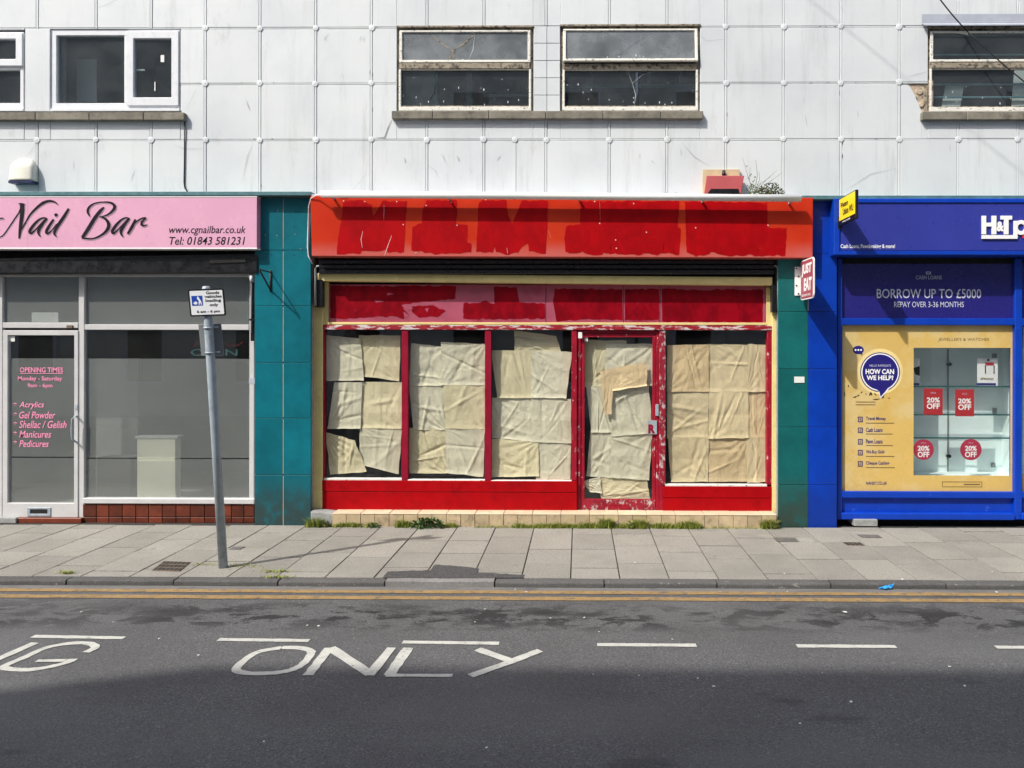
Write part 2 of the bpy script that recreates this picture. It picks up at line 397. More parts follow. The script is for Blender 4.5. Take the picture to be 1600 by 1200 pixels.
def foliage(name, c, c2):
    s = N(name); s.col(s.mix(s.ramp(s.noise(30, 3), .35, .65, 0, 1), c, c2)); s.b.inputs['Roughness'].default_value = .6
    return s.m
M['grass'] = foliage('yellow green grass', (.30, .32, .05), (.20, .27, .04)); M['leaf'] = foliage('dark green leaf', (.03, .085, .018), (.08, .15, .03))
M['dry'] = foliage('dry stem', (.16, .14, .10), (.10, .10, .06)); M['olive'] = foliage('olive leaf', (.09, .09, .015), (.05, .07, .02))
def asphalt():
    s = N('worn asphalt')
    sp = s.n('ShaderNodeSeparateXYZ'); s.l(s.pos, sp.inputs[0])
    g = s.noise(95, 3, .8); v = s.n('ShaderNodeTexVoronoi'); s.l(s.pos, v.inputs['Vector']); v.inputs['Scale'].default_value = 125
    col = s.mix(s.ramp(g, .3, .7, 0, 1), (.060, .061, .063), (.142, .142, .142))
    rgb = s.n('ShaderNodeSeparateColor'); s.l(v.outputs['Color'], rgb.inputs[0])
    col = s.mix(s.ramp(rgb.outputs[0], .90, .98, 0, .5), col, (.24, .24, .235))            # pale stones
    col = s.mix(s.ramp(rgb.outputs[1], .85, .98, 0, .5), col, (.03, .03, .032))
    col = s.mix(s.ramp(s.noise(.9, 6, .65), .36, .66, 0, .34), col, (.06, .059, .059))
    gut = s.mth('MULTIPLY', s.ramp(sp.outputs[1], -2.10, -2.03, 0, 1), s.ramp(s.noise(6, 6, .7, (.4, 1, 1)), .30, .55, .25, .8))      # dust and grit lying in the gutter
    col = s.mix(gut, col, (.185, .18, .17))
    # old oil drips where cars stand, in a band along the kerb
    y0 = G(800, 968, -.06).y
    band = s.mth('MULTIPLY', s.ramp(sp.outputs[1], y0-.36, y0-.05, 0, 1), s.ramp(sp.outputs[1], y0+.08, y0+.42, 1, 0))
    st = s.mth('MAXIMUM', s.ramp(s.noise(5.5, 6, .66, (.7, 1.2, 1), .4), .49, .57, 0, .85), s.ramp(s.noise(2.2, 7, .7, (.7, 1.2, 1)), .50, .62, 0, .7))
    col = s.mix(s.mth('MULTIPLY', band, st), col, (.014, .014, .015))
    col = s.mix(s.ramp(s.noise(2.3, 4, .6, (.5, 1.3, 1)), .64, .70, 0, .4), col, (.03, .03, .031))
    col = s.mix(s.ramp(s.noise(.55, 3, .5, (.6, 1.5, 1)), .50, .60, 0, .28), col, (.14, .14, .138))       # bleached and re-laid areas
    col = s.mix(s.ramp(s.noise(38, 3, .7), .62, .72, 0, .4), col, (.035, .035, .036))
    s.col(col); s.b.inputs['Roughness'].default_value = .88; s.b.inputs['Specular IOR Level'].default_value = .3
    s.bump(s.mth('ADD', g, s.mth('MULTIPLY', v.outputs['Distance'], .8)), .55, .006)
    return s.m
M['asphalt'] = asphalt()
M['patch'] = P('fresh asphalt patch', (.055, .055, .055), .9, .5, 70, (.16, .16, .16), .6, .55, .66, 90, bump=.9, bscale=90)
def slabm(name, c, chips=0.):
    s = N(name)
    col = s.mix(s.ramp(s.noise(55, 6, .9), .3, .7, 0, 1), tuple(x*.66 for x in c), tuple(x*1.30 for x in c))
    col = s.mix(s.ramp(s.noise(1.6, 8, .72), .40, .70, 0, .5), col, tuple(x*.66 for x in c))
    col = s.mix(s.ramp(s.noise(2.9, 5, .6), .55, .75, 0, .35), col, tuple(x*1.22 for x in c))
    col = s.mix(s.ramp(s.noise(10, 4, .6), .66, .69, 0, .55), col, tuple(x*.5 for x in c))
    if chips: col = s.mix(s.ramp(s.noise(20, 6, .75, (.6, 1, 1.2)), .60, .68, 0, chips), col, (.30, .29, .27))
    s.col(s.vary(col, .09)); s.b.inputs['Roughness'].default_value = .9; s.b.inputs['Specular IOR Level'].default_value = .3
    s.bump(s.noise(70, 4), .6, .004); return s.m
M['slab'] = slabm('paving slab', (.272, .260, .228)); M['slabpale'] = slabm('pale paving slab', (.32, .31, .27))
M['kerb'] = slabm('granite kerb', (.098, .097, .094), .75); M['kerbnew'] = slabm('concrete kerb', (.23, .225, .215))

# ================================================================== the ground
KY = -1.925                                # kerb face
RZ = -0.045                                 # road level beside the kerb
def sheet(name, x0, x1, y0, y1, z, mat, parent=None):
    return mk(name, [(x0, y0, z), (x1, y0, z), (x1, y1, z), (x0, y1, z)], [(0,1,2,3)], mat, parent)
gr = tag(sheet('ground', -250, 250, -250, 250, -.35, M['patch']), kind='structure')
road = tag(sheet('road', -70, 70, -9.7, KY+.02, RZ, M['asphalt']), kind='structure')
pav = tag(bx('pavement', -70, 70, -1.83, .5, -.3, -.012, M['mortar'], None, 0), kind='structure')
kerb = tag(bx('kerb', -70, 70, KY+.012, -1.832, -.3, -.012, M['mortar'], None, 0), kind='structure')
opp = tag(bx('far_pavement', -70, 70, -12, -9.7, -.3, .04, M['slab'], None, .01), kind='structure')
# kerb stones, their ends where the photograph shows the joints
kj = [-1120, -945, -770, -597, -425, -250, -75, 98, 268, 433, 601, 773, 944, 1119, 1295, 1472, 1648, 1824, 2000, 2175]
for i in range(len(kj)-1):
    x0, x1 = G(kj[i], 914, -.03).x+.004, G(kj[i+1], 914, -.03).x-.004
    new = kj[i] == 601
    yk, zk, rr = KY+rnd.uniform(-.004, .003), rnd.uniform(-.003, .001)+(.004 if new else 0), .008 if new else .018
    prof = [(-1.831, -.12), (-1.831, zk)]+[(yk+rr-rr*math.sin(a*math.pi/8), zk-rr+rr*math.cos(a*math.pi/8)) for a in range(5)]+[(yk-.004, -.12)]
    nseg = 12; kv, kf, npf = [], [], len(prof)
    for s_ in range(nseg+1):
        xx = x0+.002+(x1-x0-.004)*s_/nseg; w1, w2 = rnd.uniform(-.003, .002), rnd.uniform(-.003, .001)
        kv += [(xx, y_+(w1 if 1 < q_ < npf else 0), z_+(w2 if 1 < q_ < npf-1 else 0)) for q_, (y_, z_) in enumerate(prof)]
        if s_: kf += [((s_-1)*npf+q_, (s_-1)*npf+(q_+1) % npf, s_*npf+(q_+1) % npf, s_*npf+q_) for q_ in range(npf)]
    kf += [tuple(range(npf)), tuple(range(nseg*npf, nseg*npf+npf))]
    o = mk('kerb_stone', kv, kf, M['kerbnew' if new else 'kerb'], kerb)
    if new: o['label'] = 'clean pale concrete kerb stone beside the asphalt patch'
# paving slabs: courses run from wall to kerb, lengths vary
SW = 0.402; xj = G(894.5, 827).x
meshes = {}
for c in range(-18, 17):
    x0 = xj+c*SW
    y = -1.827
    first = rnd.choice([.15, .3, .45, .6, .22])
    L = [first]
    while sum(L) < 1.86: L.append(rnd.choice([.6, .6, .6, .45]))
    for l in L:
        y1 = min(y+l, -.005)
        if y1-y < .05: break
        ln = round(y1-y, 3)
        m_ = M['slabpale'] if (c == 8 and y1 > -.5) else M['slab']
        gp = rnd.choice([.006, .009, .013]); key = (ln, m_.name, gp)
        loc = (x0+SW/2, (y+y1)/2, rnd.uniform(-.0025, .0015))
        if key not in meshes:
            o = bx('paving_slab', x0+.0045, x0+SW-.0045, y+gp, y1-gp, -.045, loc[2], m_, pav, .0025)
            meshes[key] = (o.data, o.location.z-loc[2])
        else:
            o = link('paving_slab', meshes[key][0], pav, (loc[0], loc[1], loc[2]+meshes[key][1]+WL['pavement'].z))
        o.rotation_euler = (rnd.uniform(-.002, .002), rnd.uniform(-.003, .003), rnd.uniform(-.002, .002))
        y = y1
        if y > -.01: break
# asphalt reinstatement by the new kerb stone
pp = [(597, 903), (606, 893.5), (640, 892), (671, 891.5), (681, 882.5), (715, 885), (748, 888.5), (745, 895), (790, 897), (820, 899), (816, 903.2), (700, 903.4)]
pts = []
for k in range(len(pp)):
    a, b = G(*pp[k], .004), G(*pp[(k+1) % len(pp)], .004); n_ = max(1, int((b-a).length/.03))
    pts += [a.lerp(b, q/n_)+Vector((rnd.uniform(-.008, .008), rnd.uniform(-.008, .008) if not 8 < k < 11 else 0, 0)) for q in range(n_)]
poly('asphalt_patch', pts, (0, 0, .003), M['patch'], pav)
# double yellow lines
for a, b in ((923.5, 928.3), (932.8, 938.2)):
    y0, y1 = G(800, b, RZ).y, G(800, a, RZ).y
    n = 120; vv, ff = [], []
    for i in range(n+1):
        x = -12+24*i/n
        vv += [(x, y0+rnd.uniform(-.005, .005), RZ+.004), (x, y1+rnd.uniform(-.005, .005), RZ+.004)]
        if i: ff.append((2*i-2, 2*i, 2*i+1, 2*i-1))
    mk('yellow_line', vv, ff, M['lineyellow'], road)
def mark(name, strokes, px=True):
    v, f = [], []
    for k, (pts, w, curved) in enumerate(strokes):
        g = [G(x, y, RZ) for x, y in pts]; p2 = [(q.x, q.y) for q in g]
        ws = [w]*len(p2) if not isinstance(w, list) else w
        if curved: p2, ws = spline(p2, ws)
        else:                              # chop straight strokes so their worn edges wander a little
            q, w2 = [], []
            for i in range(len(p2)-1):
                a, b = Vector(p2[i]), Vector(p2[i+1]); m = max(2, int((b-a).length/.05))
                for j in range(m): q.append(a.lerp(b, j/m)); w2.append(ws[i])
            p2, ws = q+[Vector(p2[-1])], w2+[ws[-1]]
        ws = [x*rnd.uniform(.88, 1.10) for x in ws]
        vv, fx = ribbon(p2, ws, len(v)); v += [(a.x, a.y, RZ+.004+k*.0006) for a in vv]; f += fx
    return mk(name, v, f, M['linewhite'], road)
mark('road_dash', [([(51, 995), (194, 997.5)], .05, 0)])
for a, b, y0, y1 in ((341, 483, 1000, 1001.7), (629, 780, 1004, 1006), (933, 1088, 1008, 1009), (1245, 1400, 1010, 1011), (1556, 1715, 1012, 1013), (-250, -100, 990, 993)):
    mark('road_dash', [([(a, y0), (b, y1)], .05, 0)])
mark('road_letter', [([(440, 1012.7), (405, 1019), (385, 1030), (369, 1046), (381, 1052), (415, 1053), (450, 1049), (472, 1039), (485, 1024), (484, 1017), (466, 1013), (440, 1012.7)], .052, 1)])['label'] = 'white letter O painted on the road'
mark('road_letter', [([(481, 1056), (515, 1013)], .062, 0), ([(516, 1013), (580, 1055)], .068, 0), ([(577, 1056.5), (612, 1013)], .062, 0)])['label'] = 'white letter N painted on the road'
mark('road_letter', [([(608, 1056), (638, 1013)], .068, 0), ([(603, 1056), (707, 1056.5)], .04, 0)])['label'] = 'white letter L painted on the road'
mark('road_letter', [([(746, 1015), (800, 1034)], .06, 0), ([(844, 1017), (795, 1036), (735, 1057)], .06, 0)])['label'] = 'white letter Y painted on the road'
mark('road_letter', [([(134, 1020), (149, 1012), (138, 1006), (110, 1006), (72, 1013), (38, 1028), (8, 1041), (14, 1046), (50, 1047), (90, 1040), (112, 1033)], .05, 1), ([(57, 1033.5), (119, 1032.5)], .04, 0)])['label'] = 'white letter G painted on the road'
mark('road_letter', [([(-36, 1045), (55, 1005)], .06, 0), ([(-36, 1045), (-110, 1004)], .06, 0), ([(-110, 1004), (-190, 1043)], .06, 0)])['label'] = 'white letter N cut off at the left edge of the picture'

# ================================================================== the building above the shops
YC = 0.10                                  # face of the cladding
bld = thing('clad_building', (0, 1.5, 3.4), 'upper storey clad in square white painted panels above the shops', 'building')
cols = [-206, -118, -30, 58, 150, 236, 320.5, 406, 493, 580, 667, 756, 853, 952, 1042, 1134, 1224, 1314, 1405, 1497, 1590, 1680, 1768]
rows = [-220, -133, -45, 43, 130.5, 218.5, 312]
cxs = [W(c, 300, YC).x for c in cols]; czs = [W(800, r, YC).z for r in rows]
wins = {'a': (-90, 46, 38, 176), 'b': (79, 45, 282, 176), 'c': (620, 41, 833, 175), 'd': (876, 39, 1094, 175), 'e': (1450, 42, 1650, 176)}
holes = {}
for k, r in wins.items(): holes[k] = rect(*r, YC)
HO = list(holes.values())
holed('backing_wall', [-9.5, 9.5], [3.25, 7.6], HO+[], YC+.024, YC+.25, M['seal'], bld)
# flat white strips between neighbouring windows are clad differently
solid = [rect(38, 45, 79, 176, YC), rect(833, 40, 876, 175, YC)]
def sub(rc, holes_):
    out = [rc]
    for h in holes_:
        nx = []
        for a in out:
            if a[0] >= h[1]-1e-4 or a[1] <= h[0]+1e-4 or a[2] >= h[3]-1e-4 or a[3] <= h[2]+1e-4: nx.append(a); continue
            if a[0] < h[0]: nx.append((a[0], h[0], a[2], a[3]))
            if a[1] > h[1]: nx.append((h[1], a[1], a[2], a[3]))
            m0, m1 = max(a[0], h[0]), min(a[1], h[1])
            if a[2] < h[2]: nx.append((m0, m1, a[2], h[2]))
            if a[3] > h[3]: nx.append((m0, m1, h[3], a[3]))
        out = nx
    return out
JW = .0135                                 # half the cover strip
broken = rect(1405, 130.5, 1452, 218.5, YC)
for i in range(len(cxs)-1):
    for j in range(len(czs)-1):
        x0, x1, z1, z0 = cxs[i]+JW, cxs[i+1]-JW, czs[j]-JW*.7, czs[j+1]+JW*.7
        for p in sub((x0, x1, z0, z1), HO+solid):
            if p[1]-p[0] < .03 or p[3]-p[2] < .03: continue
            if cols[i] == 1405 and rows[j] == 130.5 and p[0] < broken[0]+.1:
                q = [(1407.5, 132), (1420, 133), (1428, 146), (1434, 160), (1440, 174), (1440, 216.5), (1407.5, 216.5)]
                poly('cladding_panel', [W(a, b, YC) for a, b in q], (0, .022, 0), M['clad'], bld)['label'] = 'white cladding panel with its upper corner broken away'
                bx('cladding_panel', p[0]+.225, p[1], YC+.001, YC+.022, p[2], holes['e'][2]-.02, M['clad'], bld)
                continue
            d = rnd.uniform(-.002, .002)
            o = bx('cladding_panel', p[0], p[1], YC+d, YC+.022, p[2], p[3], M['clad'], bld, .004)
            o.rotation_euler = (rnd.uniform(-.0015, .0015), 0, rnd.uniform(-.002, .002))
g = .0035
for i, x in enumerate(cxs[1:-1]):          # vertical cover strips between the panels
    for p in sub((x-JW+g, x+JW-g, czs[-1], czs[0]), HO+solid):
        if p[1]-p[0] > .01 and p[3]-p[2] > .05: bx('joint_strip', p[0], p[1], YC-.003, YC+.022, p[2], p[3], M['clad'], bld, .003)
for j, z in enumerate(czs[1:-1]):
    for i in range(len(cxs)-1):
        for p in sub((cxs[i]+JW, cxs[i+1]-JW, z-JW*.7+.003, z+JW*.7-.003), HO+solid):
            if p[1]-p[0] > .05 and p[3]-p[2] > .004: bx('joint_strip', p[0], p[1], YC+.001, YC+.022, p[2], p[3], M['clad'], bld, .002)
dm = None
def boss(x, z):
    global dm
    if dm is None:
        n = 16; v, f = [], []
        prof = [(.033, 0), (.032, -.003), (.026, -.0055), (.009, -.006), (.006, -.008), (0.0005, -.008)]
        for r, y in prof: v += [(x+r*math.cos(2*math.pi*k/n), YC-.002+y, z+r*math.sin(2*math.pi*k/n)) for k in range(n)]
        for a in range(len(prof)-1):
            for k in range(n): f.append((a*n+k, a*n+(k+1) % n, (a+1)*n+(k+1) % n, (a+1)*n+k))
        o = mk('fixing_boss', v, f, M['clad'], bld, center=Vector((x, YC-.005, z))); dm = o.data
    else: o = link('fixing_boss', dm, bld, (x, YC-.005, z))
    s = rnd.uniform(.92, 1.08); o.scale = (s, 1, s)
for i, x in enumerate(cxs[1:-1]):
    for j, z in enumerate(czs[1:-1]):
        if any(h[0]-.04 < x < h[1]+.04 and h[2]-.08 < z < h[3]+.06 for h in HO+solid): continue
        boss(x+rnd.uniform(-.006, .006), z+rnd.uniform(-.006, .006))
boss(W(804.5, 218, YC).x, czs[5])
pb('joint_strip', 803, 222, 806, 303, YC-.003, YC-.0005, M['clad'], bld, .001)
# blank strips between the windows
pb('cover_panel', 39, 45, 78, 174, YC-.004, YC+.03, M['clad'], bld, .004)
for k in range(5):
    for a, b in ((834, 854.3), (855, 875)):
        pb('cover_panel', a, 41+k*27, b, 41+(k+1)*27-.8, YC-.001, YC+.03, M['clad'], bld, .0025)
# rubble behind the broken corner
def rubble():
    v, f = [], []; n = 9
    for a in range(n):
        for b in range(n):
            p = W(1412+46*a/(n-1), 126+62*b/(n-1), YC+.018)
            v.append((p.x, YC+.016+.008*mnoise.noise(Vector((a*.9, b*.9, 3))), p.z))
    for a in range(n-1):
        for b in range(n-1): f.append((a*n+b, (a+1)*n+b, (a+1)*n+b+1, a*n+b+1))
    mk('exposed_render', v, f, M['rubble'], bld, smooth=True)
rubble()
for px, py, r in ((1437.5, 142, 5.5), (1440, 163, 4.2), (1430, 151, 3)):
    disc('adhesive_dab', W(px, py, YC), r/148, YC+.004, YC+.018, M['rubble'], bld, 14, .004)
pb('batten', 1444, 134, 1449.5, 175, YC+.002, YC+.02, M['oldframe'], bld)

# ---- windows
def window(r):
    x0, x1, z0, z1 = rect(*r, YC)
    w = link('window', None, bld, ((x0+x1)/2, YC+.1, z0)); return w
def wpart(nm, *a, **k): return a
for key in 'abcde':
    x0, x1, z0, z1 = holes[key]
    room('room_interior', x0-.05, x1+.3, YC+.251, YC+2.6, z0-.5, z1+.15, M['room'], bld)
w = window(wins['b'])
pring('frame', (79.5, 46, 281, 173), (88, 55, 272, 161), YC+.012, YC+.075, M['upvc'], w)
pb('mullion', 194, 55.3, 198, 160.7, YC+.013, YC+.07, M['upvc'], w)
pb('pane', 88, 55, 194, 161, YC+.045, YC+.052, M['glass'], w, 0)
pring('sash', (197.5, 47.5, 279, 165), (208.5, 60, 267.5, 152), YC-.012, YC+.05, M['upvc'], w, .006)
pb('pane', 208.3, 59.8, 267.7, 152.2, YC+.012, YC+.02, M['glass'], w, 0)
pb('handle', 211, 108, 226, 110.6, YC+.03, YC+.045, M['upvc'], w)
pb('sticker', 251, 86, 256.5, 97, YC+.0095, YC+.0115, M['paperwhite'], w, 0)
pb('sticker', 241.2, 128, 242.8, 142, YC+.0095, YC+.0115, M['paperwhite'], w, 0)
pb('subsill', 78, 169.5, 280, 173.6, YC-.02, YC+.012, M['upvc'], w)
pb('blind', 90, 92, 150, 159, YC+.4, YC+.42, M['curtain'], w)
w = window(wins['a'])
pring('frame', (-90, 50, 37, 173), (-80, 59, 31.5, 161), YC+.012, YC+.075, M['upvc'], w)
pring('sash', (-86, 51, 35, 103), (-74, 61, 24, 92), YC-.012, YC+.05, M['upvc'], w, .006)
pb('transom', -80, 103.3, 31.3, 109, YC+.013, YC+.07, M['upvc'], w)
pb('pane', -74, 61, 24.3, 92.3, YC+.012, YC+.02, M['glass'], w, 0)
pb('pane', -80, 109, 31.5, 161, YC+.045, YC+.052, M['glass'], w, 0)
pb('subsill', -88, 169.5, 36, 173.6, YC-.02, YC+.012, M['upvc'], w)
def oldwin(key, top, bot, rail, opened=0., dirtyhazetop=True):
    x0, y0, x1, y1 = wins[key]; w = window(wins[key])
    pring('frame', (x0+1, y0+1, x1-1, y1-2), (x0+6, y0+7, x1-6, y1-10), YC+.02, YC+.09, M['oldframe'], w)
    pring('frame_bead', (x0+3, rail+9.7, x1-3, y1-2.2), (x0+6.5, rail+11, x1-6.5, y1-8.5), YC+.005, YC+.03, M['oldpaint'], w, .004)
    pb('transom', x0+5, rail+.5, x1-5, rail+9.5, YC-.002, YC+.07, M['oldframe'], w, .006)
    sash = pring('sash', (x0+4, y0+6, x1-4, rail-.5), (x0+8.5, y0+9, x1-8.5, rail-4.5), YC+.0, YC+.035, M['oldpaint'], w, .004)
    a = pb('pane', x0+8.3, y0+8.8, x1-8.3, rail-4.3, YC+.015, YC+.02, M['dirtyhazeglass'] if dirtyhazetop else M['glass'], w, 0)
    b = pb('pane', x0+6, rail+11, x1-6, y1-9.5, YC+.04, YC+.046, M['glass'], w, 0)
    if opened:
        hz = W((x0+x1)/2, y0+6, YC).z
        for o in (sash, a):
            piv = Vector((WL[o.name].x, YC+.02, hz)); d = WL[o.name]-piv
            rot = Matrix.Rotation(opened, 3, 'X'); n = piv+rot@d
            o.location = n-WL[w.name]; WL[o.name] = n; o.rotation_euler = (opened, 0, 0)
    pb('head_strip', x0-1, y0-1.5, x1+1, y0+1.5, YC-.012, YC+.03, M['oldframe'], w)
    return w
wc = oldwin('c', 0, 0, 98)
wdn = oldwin('d', 0, 0, 98.5, R(-7))
we = oldwin('e', 0, 0, 97, 0, False)
# what shows inside the worn windows
pb('partition', 627, 108, 680, 168, YC+.5, YC+.53, M['curtain'], wc)
def hoop():
    pts = [W(690-10*math.cos(t), 138-34*math.sin(t), YC+.35) for t in [i*math.pi/10-math.pi/2 for i in range(11)]]
    tube('hoop', pts, .022, M['bar'], wc, 8)
hoop()
pb('inner_post', 729, 109, 737, 168, YC+.6, YC+.64, M['bar'], wc)
pb('inner_rail', 756, 147, 828, 150, YC+.7, YC+.74, M['bar'], wc)
pb('inner_rail', 884, 131, 1086, 135.5, YC+.7, YC+.74, M['bar'], wdn)
for a in (921, 1012, 1062): pb('inner_post', a, 108, a+5, 131, YC+.71, YC+.73, M['bar'], wdn)
for y in (131.5, 151.5): pb('security_bar', 1455, y-1.3, 1645, y+1.3, YC+.12, YC+.14, M['bar'], we)
pb('security_bar', 1457, 84, 1645, 86, YC+.12, YC+.14, M['bar'], we)
pq('paper_sheet', [(1477, 134), (1506, 134.5), (1500, 169), (1471, 169)], YC+.16, YC+.163, M['paperwhite'], we, 0)
pq('paper_sheet', [(1585, 108), (1612, 110), (1612, 169), (1580, 169)], YC+.16, YC+.163, M['paperwhite'], we, 0)
pq('broken_glass', [(1495, 52), (1510, 47), (1513, 55), (1509, 54)], YC+.010, YC+.013, M['paperwhite'], we, 0)
rs_ = random.Random(31)
for par, xa, xb, y0, y1, n in ((wc, 628, 826, 112, 164, 16), (wdn, 884, 1086, 112, 164, 16), (we, 1458, 1600, 110, 164, 8), (wc, 632, 822, 84, 95, 5), (wdn, 890, 1080, 84, 94, 5)):
    for _ in range(n):
        px, py = rs_.uniform(xa, xb), y1-abs(rs_.gauss(0, (y1-y0)*.35))
        if py < y0: continue
        disc('paint_speck', W(px, py, YC+.01), rs_.uniform(.002, .006), YC+.008-(.05 if par is wdn and py < 97 else 0), YC+.0095-(.05 if par is wdn and py < 97 else 0), M['paperwhite'], par, 6, 0, rs_.uniform(.003, .014))
# tape and cracks on the glass
def crack(name, segs, Y, mat, parent, w0=.006):
    v, f = [], []
    if name == 'paint_scuff': w0 *= .7
    for k, s in enumerate(segs):
        p3 = [W(x, y, Y) for x, y in s]
        p2, ws = [(p.x, p.z) for p in p3], [w0*rnd.uniform(.5, 1.2)*(.3 if i_ in (0, len(p3)-1) else 1) for i_ in range(len(p3))]
        vv, fx = ribbon(p2, ws, len(v)); v += [(a.x, Y-k*.0003, a.y) for a in vv]; f += fx
    return mk(name, v, f, mat, parent)
crack('glue_residue', [[(672, 52), (690, 68), (706, 78)], [(744, 52), (725, 68), (706, 80)], [(706, 78), (709, 87), (706, 96)], [(712, 80), (702, 90), (714, 95)]], YC+.0135, M['oldframe'], wc, .02)
crack('glass_crack', [[(742, 55), (739, 78), (731, 96)]], YC+.013, M['curtain'], wc, .006)
crack('glass_crack', [[(667, 163), (678, 146), (681, 130)], [(678, 146), (688, 160)]], YC+.036, M['black'], wc, .008)
crack('glass_crack', [[(980, 110), (988, 130), (993, 148), (991, 166)], [(988, 130), (1004, 117), (1020, 112)]], YC+.036, M['curtain'], wdn, .006)
crack('glass_crack', [[(962, 90), (992, 68), (1018, 52)]], YC-.03, M['black'], wdn, .006)
# sills
def sills(js, y0, y1):
    for i in range(len(js)-1):
        pb('sill_stone', js[i]+.25, y0, js[i+1]-.25, y1, YC-.055, YC+.06, M['sill'], bld, .006)
sills([-115, -28, 55, 139, 224, 288], 175.5, 187.5)
sills([611.5, 676, 764, 853, 942.5, 1032.5, 1099], 173, 185.5)
sills([1441, 1511, 1600, 1690], 174, 187)
# sheet metal hood over the right window
hx0, hx1, hz0, hz1 = rect(1440, 22, 1700, 41, YC)
mk('window_hood', [(hx0, YC-.004, hz1), (hx1, YC-.004, hz1), (hx1, YC-.004, hz0+.03), (hx0, YC-.004, hz0+.03), (hx0, YC-.05, hz0), (hx1, YC-.05, hz0), (hx1, YC-.05, hz0-.012), (hx0, YC-.05, hz0-.012)],
   [(0,1,2,3), (3,2,5,4), (4,5,6,7)], M['flash'], bld)
# hairline cracks and scrapes in the paint
cm = P('crack shadow', S(120, 122, 122), .9)
for s, w_ in (([[(612, 187), (606, 200), (601, 214.5), (588, 215)]], .008), ([[(270, 226), (290, 233), (316, 232)]], .004), ([[(290, 174), (301, 150), (311, 133)]], .003),
           ([[(40, 246), (50, 234), (57, 222)]], .003), ([[(378, 285), (386, 245), (396, 222)]], .0035), ([[(154, 12), (170, 6), (184, -2)]], .004),
           ([[(1065, 222), (1085, 245), (1110, 260)]], .004), ([[(1093, 55), (1104, 64), (1132, 61)]], .0035), ([[(548, 300), (562, 284), (572, 270)]], .003),
           ([[(1320, 298), (1360, 272), (1400, 263)]], .003), ([[(1418, 121), (1432, 116), (1449, 112)]], .003), ([[(668, 258), (680, 266), (686, 280)]], .003)):
    crack('paint_crack', s, YC-.006, cm, bld, w_)
sc_m = P('paint scuff', S(180, 183, 183), .9)
for px, py, dx, dy, w_ in ((114, 250, 1, 14, .012), (210, 265, -6, 18, .01), (505, 62, 8, -10, .014), (565, 55, -4, 8, .01), (632, 246, 1, 8, .016), (690, 240, 6, 14, .012), (714, 243, 3, 8, .018), (776, 250, 6, -8, .014),
        (733, 262, 4, 8, .01), (830, 228, 4, 9, .012), (1064, 230, 0, 14, .008), (1017, 250, 5, 4, .009), (1258, 180, 3, 16, .022), (1256, 151, 0, 8, .008), (1340, 172, 1, 12, .008), (1484, 226, 1, 12, .008), (384, 155, 6, 18, .01), (505, 56, 6, 8, .008), (568, 57, 0, 7, .01), (1000, 240, -1, 6, .008)):
    crack('paint_scuff', [[(px, py), (px+dx*.5, py+dy*.5), (px+dx, py+dy)]], YC-.0055, sc_m, bld, w_)
for i in range(26):                          # flaked spots along the strips
    c, r = rnd.choice(cols[7:10]+cols[15:19]), rnd.choice(rows[3:6])
    if rnd.random() < .6: a, b, L = rnd.uniform(c-40, c+40), r-1.8+rnd.uniform(-.3, .3), rnd.uniform(2, 7)
    else: a, b, L = c+rnd.choice([-2, 2]), rnd.uniform(r, r+80), 0
    if any(h[0]-.02 < W(a, b, YC).x < h[1]+.02 and h[2]-.1 < W(a, b, YC).z < h[3]+.02 for h in HO+solid): continue
    crack('paint_flake', [[(a, b), (a+L/2, b+.2), (a+L, b)]] if L else [[(a, b), (a, b+4), (a, b+8)]], YC-.0045, M['mortar'], bld, .007)
# green metal edge over the shop signs
for a, b, y in ((-160, 486, 302.5), (1250, 1720, 308.5)):
    pb('roof_edge', a, y-3.2, b, y+3, -.10, YC+.02, M['tealflash'], bld, .004)
bx('roof_slab', -9.5, 9.5, YC+.252, 4.0, 7.4, 7.6, M['slate'], bld)
bx('floor_slab', -9.5, 9.5, YC+.252, 4.0, 3.26, 3.34, M['concrete'], bld)
bx('rear_wall', -9.5, 9.5, 4.0, 4.2, -.1, 7.6, M['brick'], bld)

pb('roof_edge', 486.5, 303.5, 1249.5, 309.5, -.095, YC+.02, M['flash'], bld, .004)

# ================================================================== the tiled pillars
def pillar(label, colsp, rowsp, mats, xb0, xb1):
    t = thing('tiled_pillar', (W((xb0+xb1)/2, 820, 0).x, .25, 0), label, 'pillar', 'tiled pillars between the shops')
    pb('core', xb0+1, 309, xb1-1, 826, .012, .5, M['seal'], t, 0)
    for i in range(len(colsp)-1):
        for j in range(len(rowsp)-1):
            pb('tile', colsp[i]+.35, rowsp[j]+.3, colsp[i+1]-.35, rowsp[j+1]-.3, rnd.uniform(-.002, .001), .03, mats[i], t, .003)
    for i in range(1, len(colsp)-1):
        for j in range(len(rowsp)-1):
            if rnd.random() < (.85 if colsp[0] < 500 else .4): pb('grout_line', colsp[i]-.3, rowsp[j]+1.5, colsp[i]+.3, rowsp[j+1]-1.5, -.0022, .011, M['steptop'], t, 0)
    return t
tl = pillar('green glazed tile pillar between the nail bar and the red shop', (397.5, 442.5, 486), (309.5, 391, 478, 566.5, 653.5, 742, 824), (M['teal'], M['teal']), 397.5, 486)
tr_ = pillar('pillar tiled half in green and half in blue, right of the red shop', (1215.5, 1263, 1308), (309.5, 397, 487, 576.5, 667.5, 757.5, 827), (M['tealdull'], M['bluetile']), 1215.5, 1308)
holes_m = P('screw hole', S(20, 40, 44), .9)
for x, y in ((415, 329), (434, 329), (462, 330), (415, 367), (433, 368), (461, 366), (424, 398), (460, 399), (460, 354), (470, 389)):
    disc('screw_hole', W(x, y, 0), .0055, -.0035, -.001, holes_m if rnd.random() < .6 else M['seal'], tl, 8)
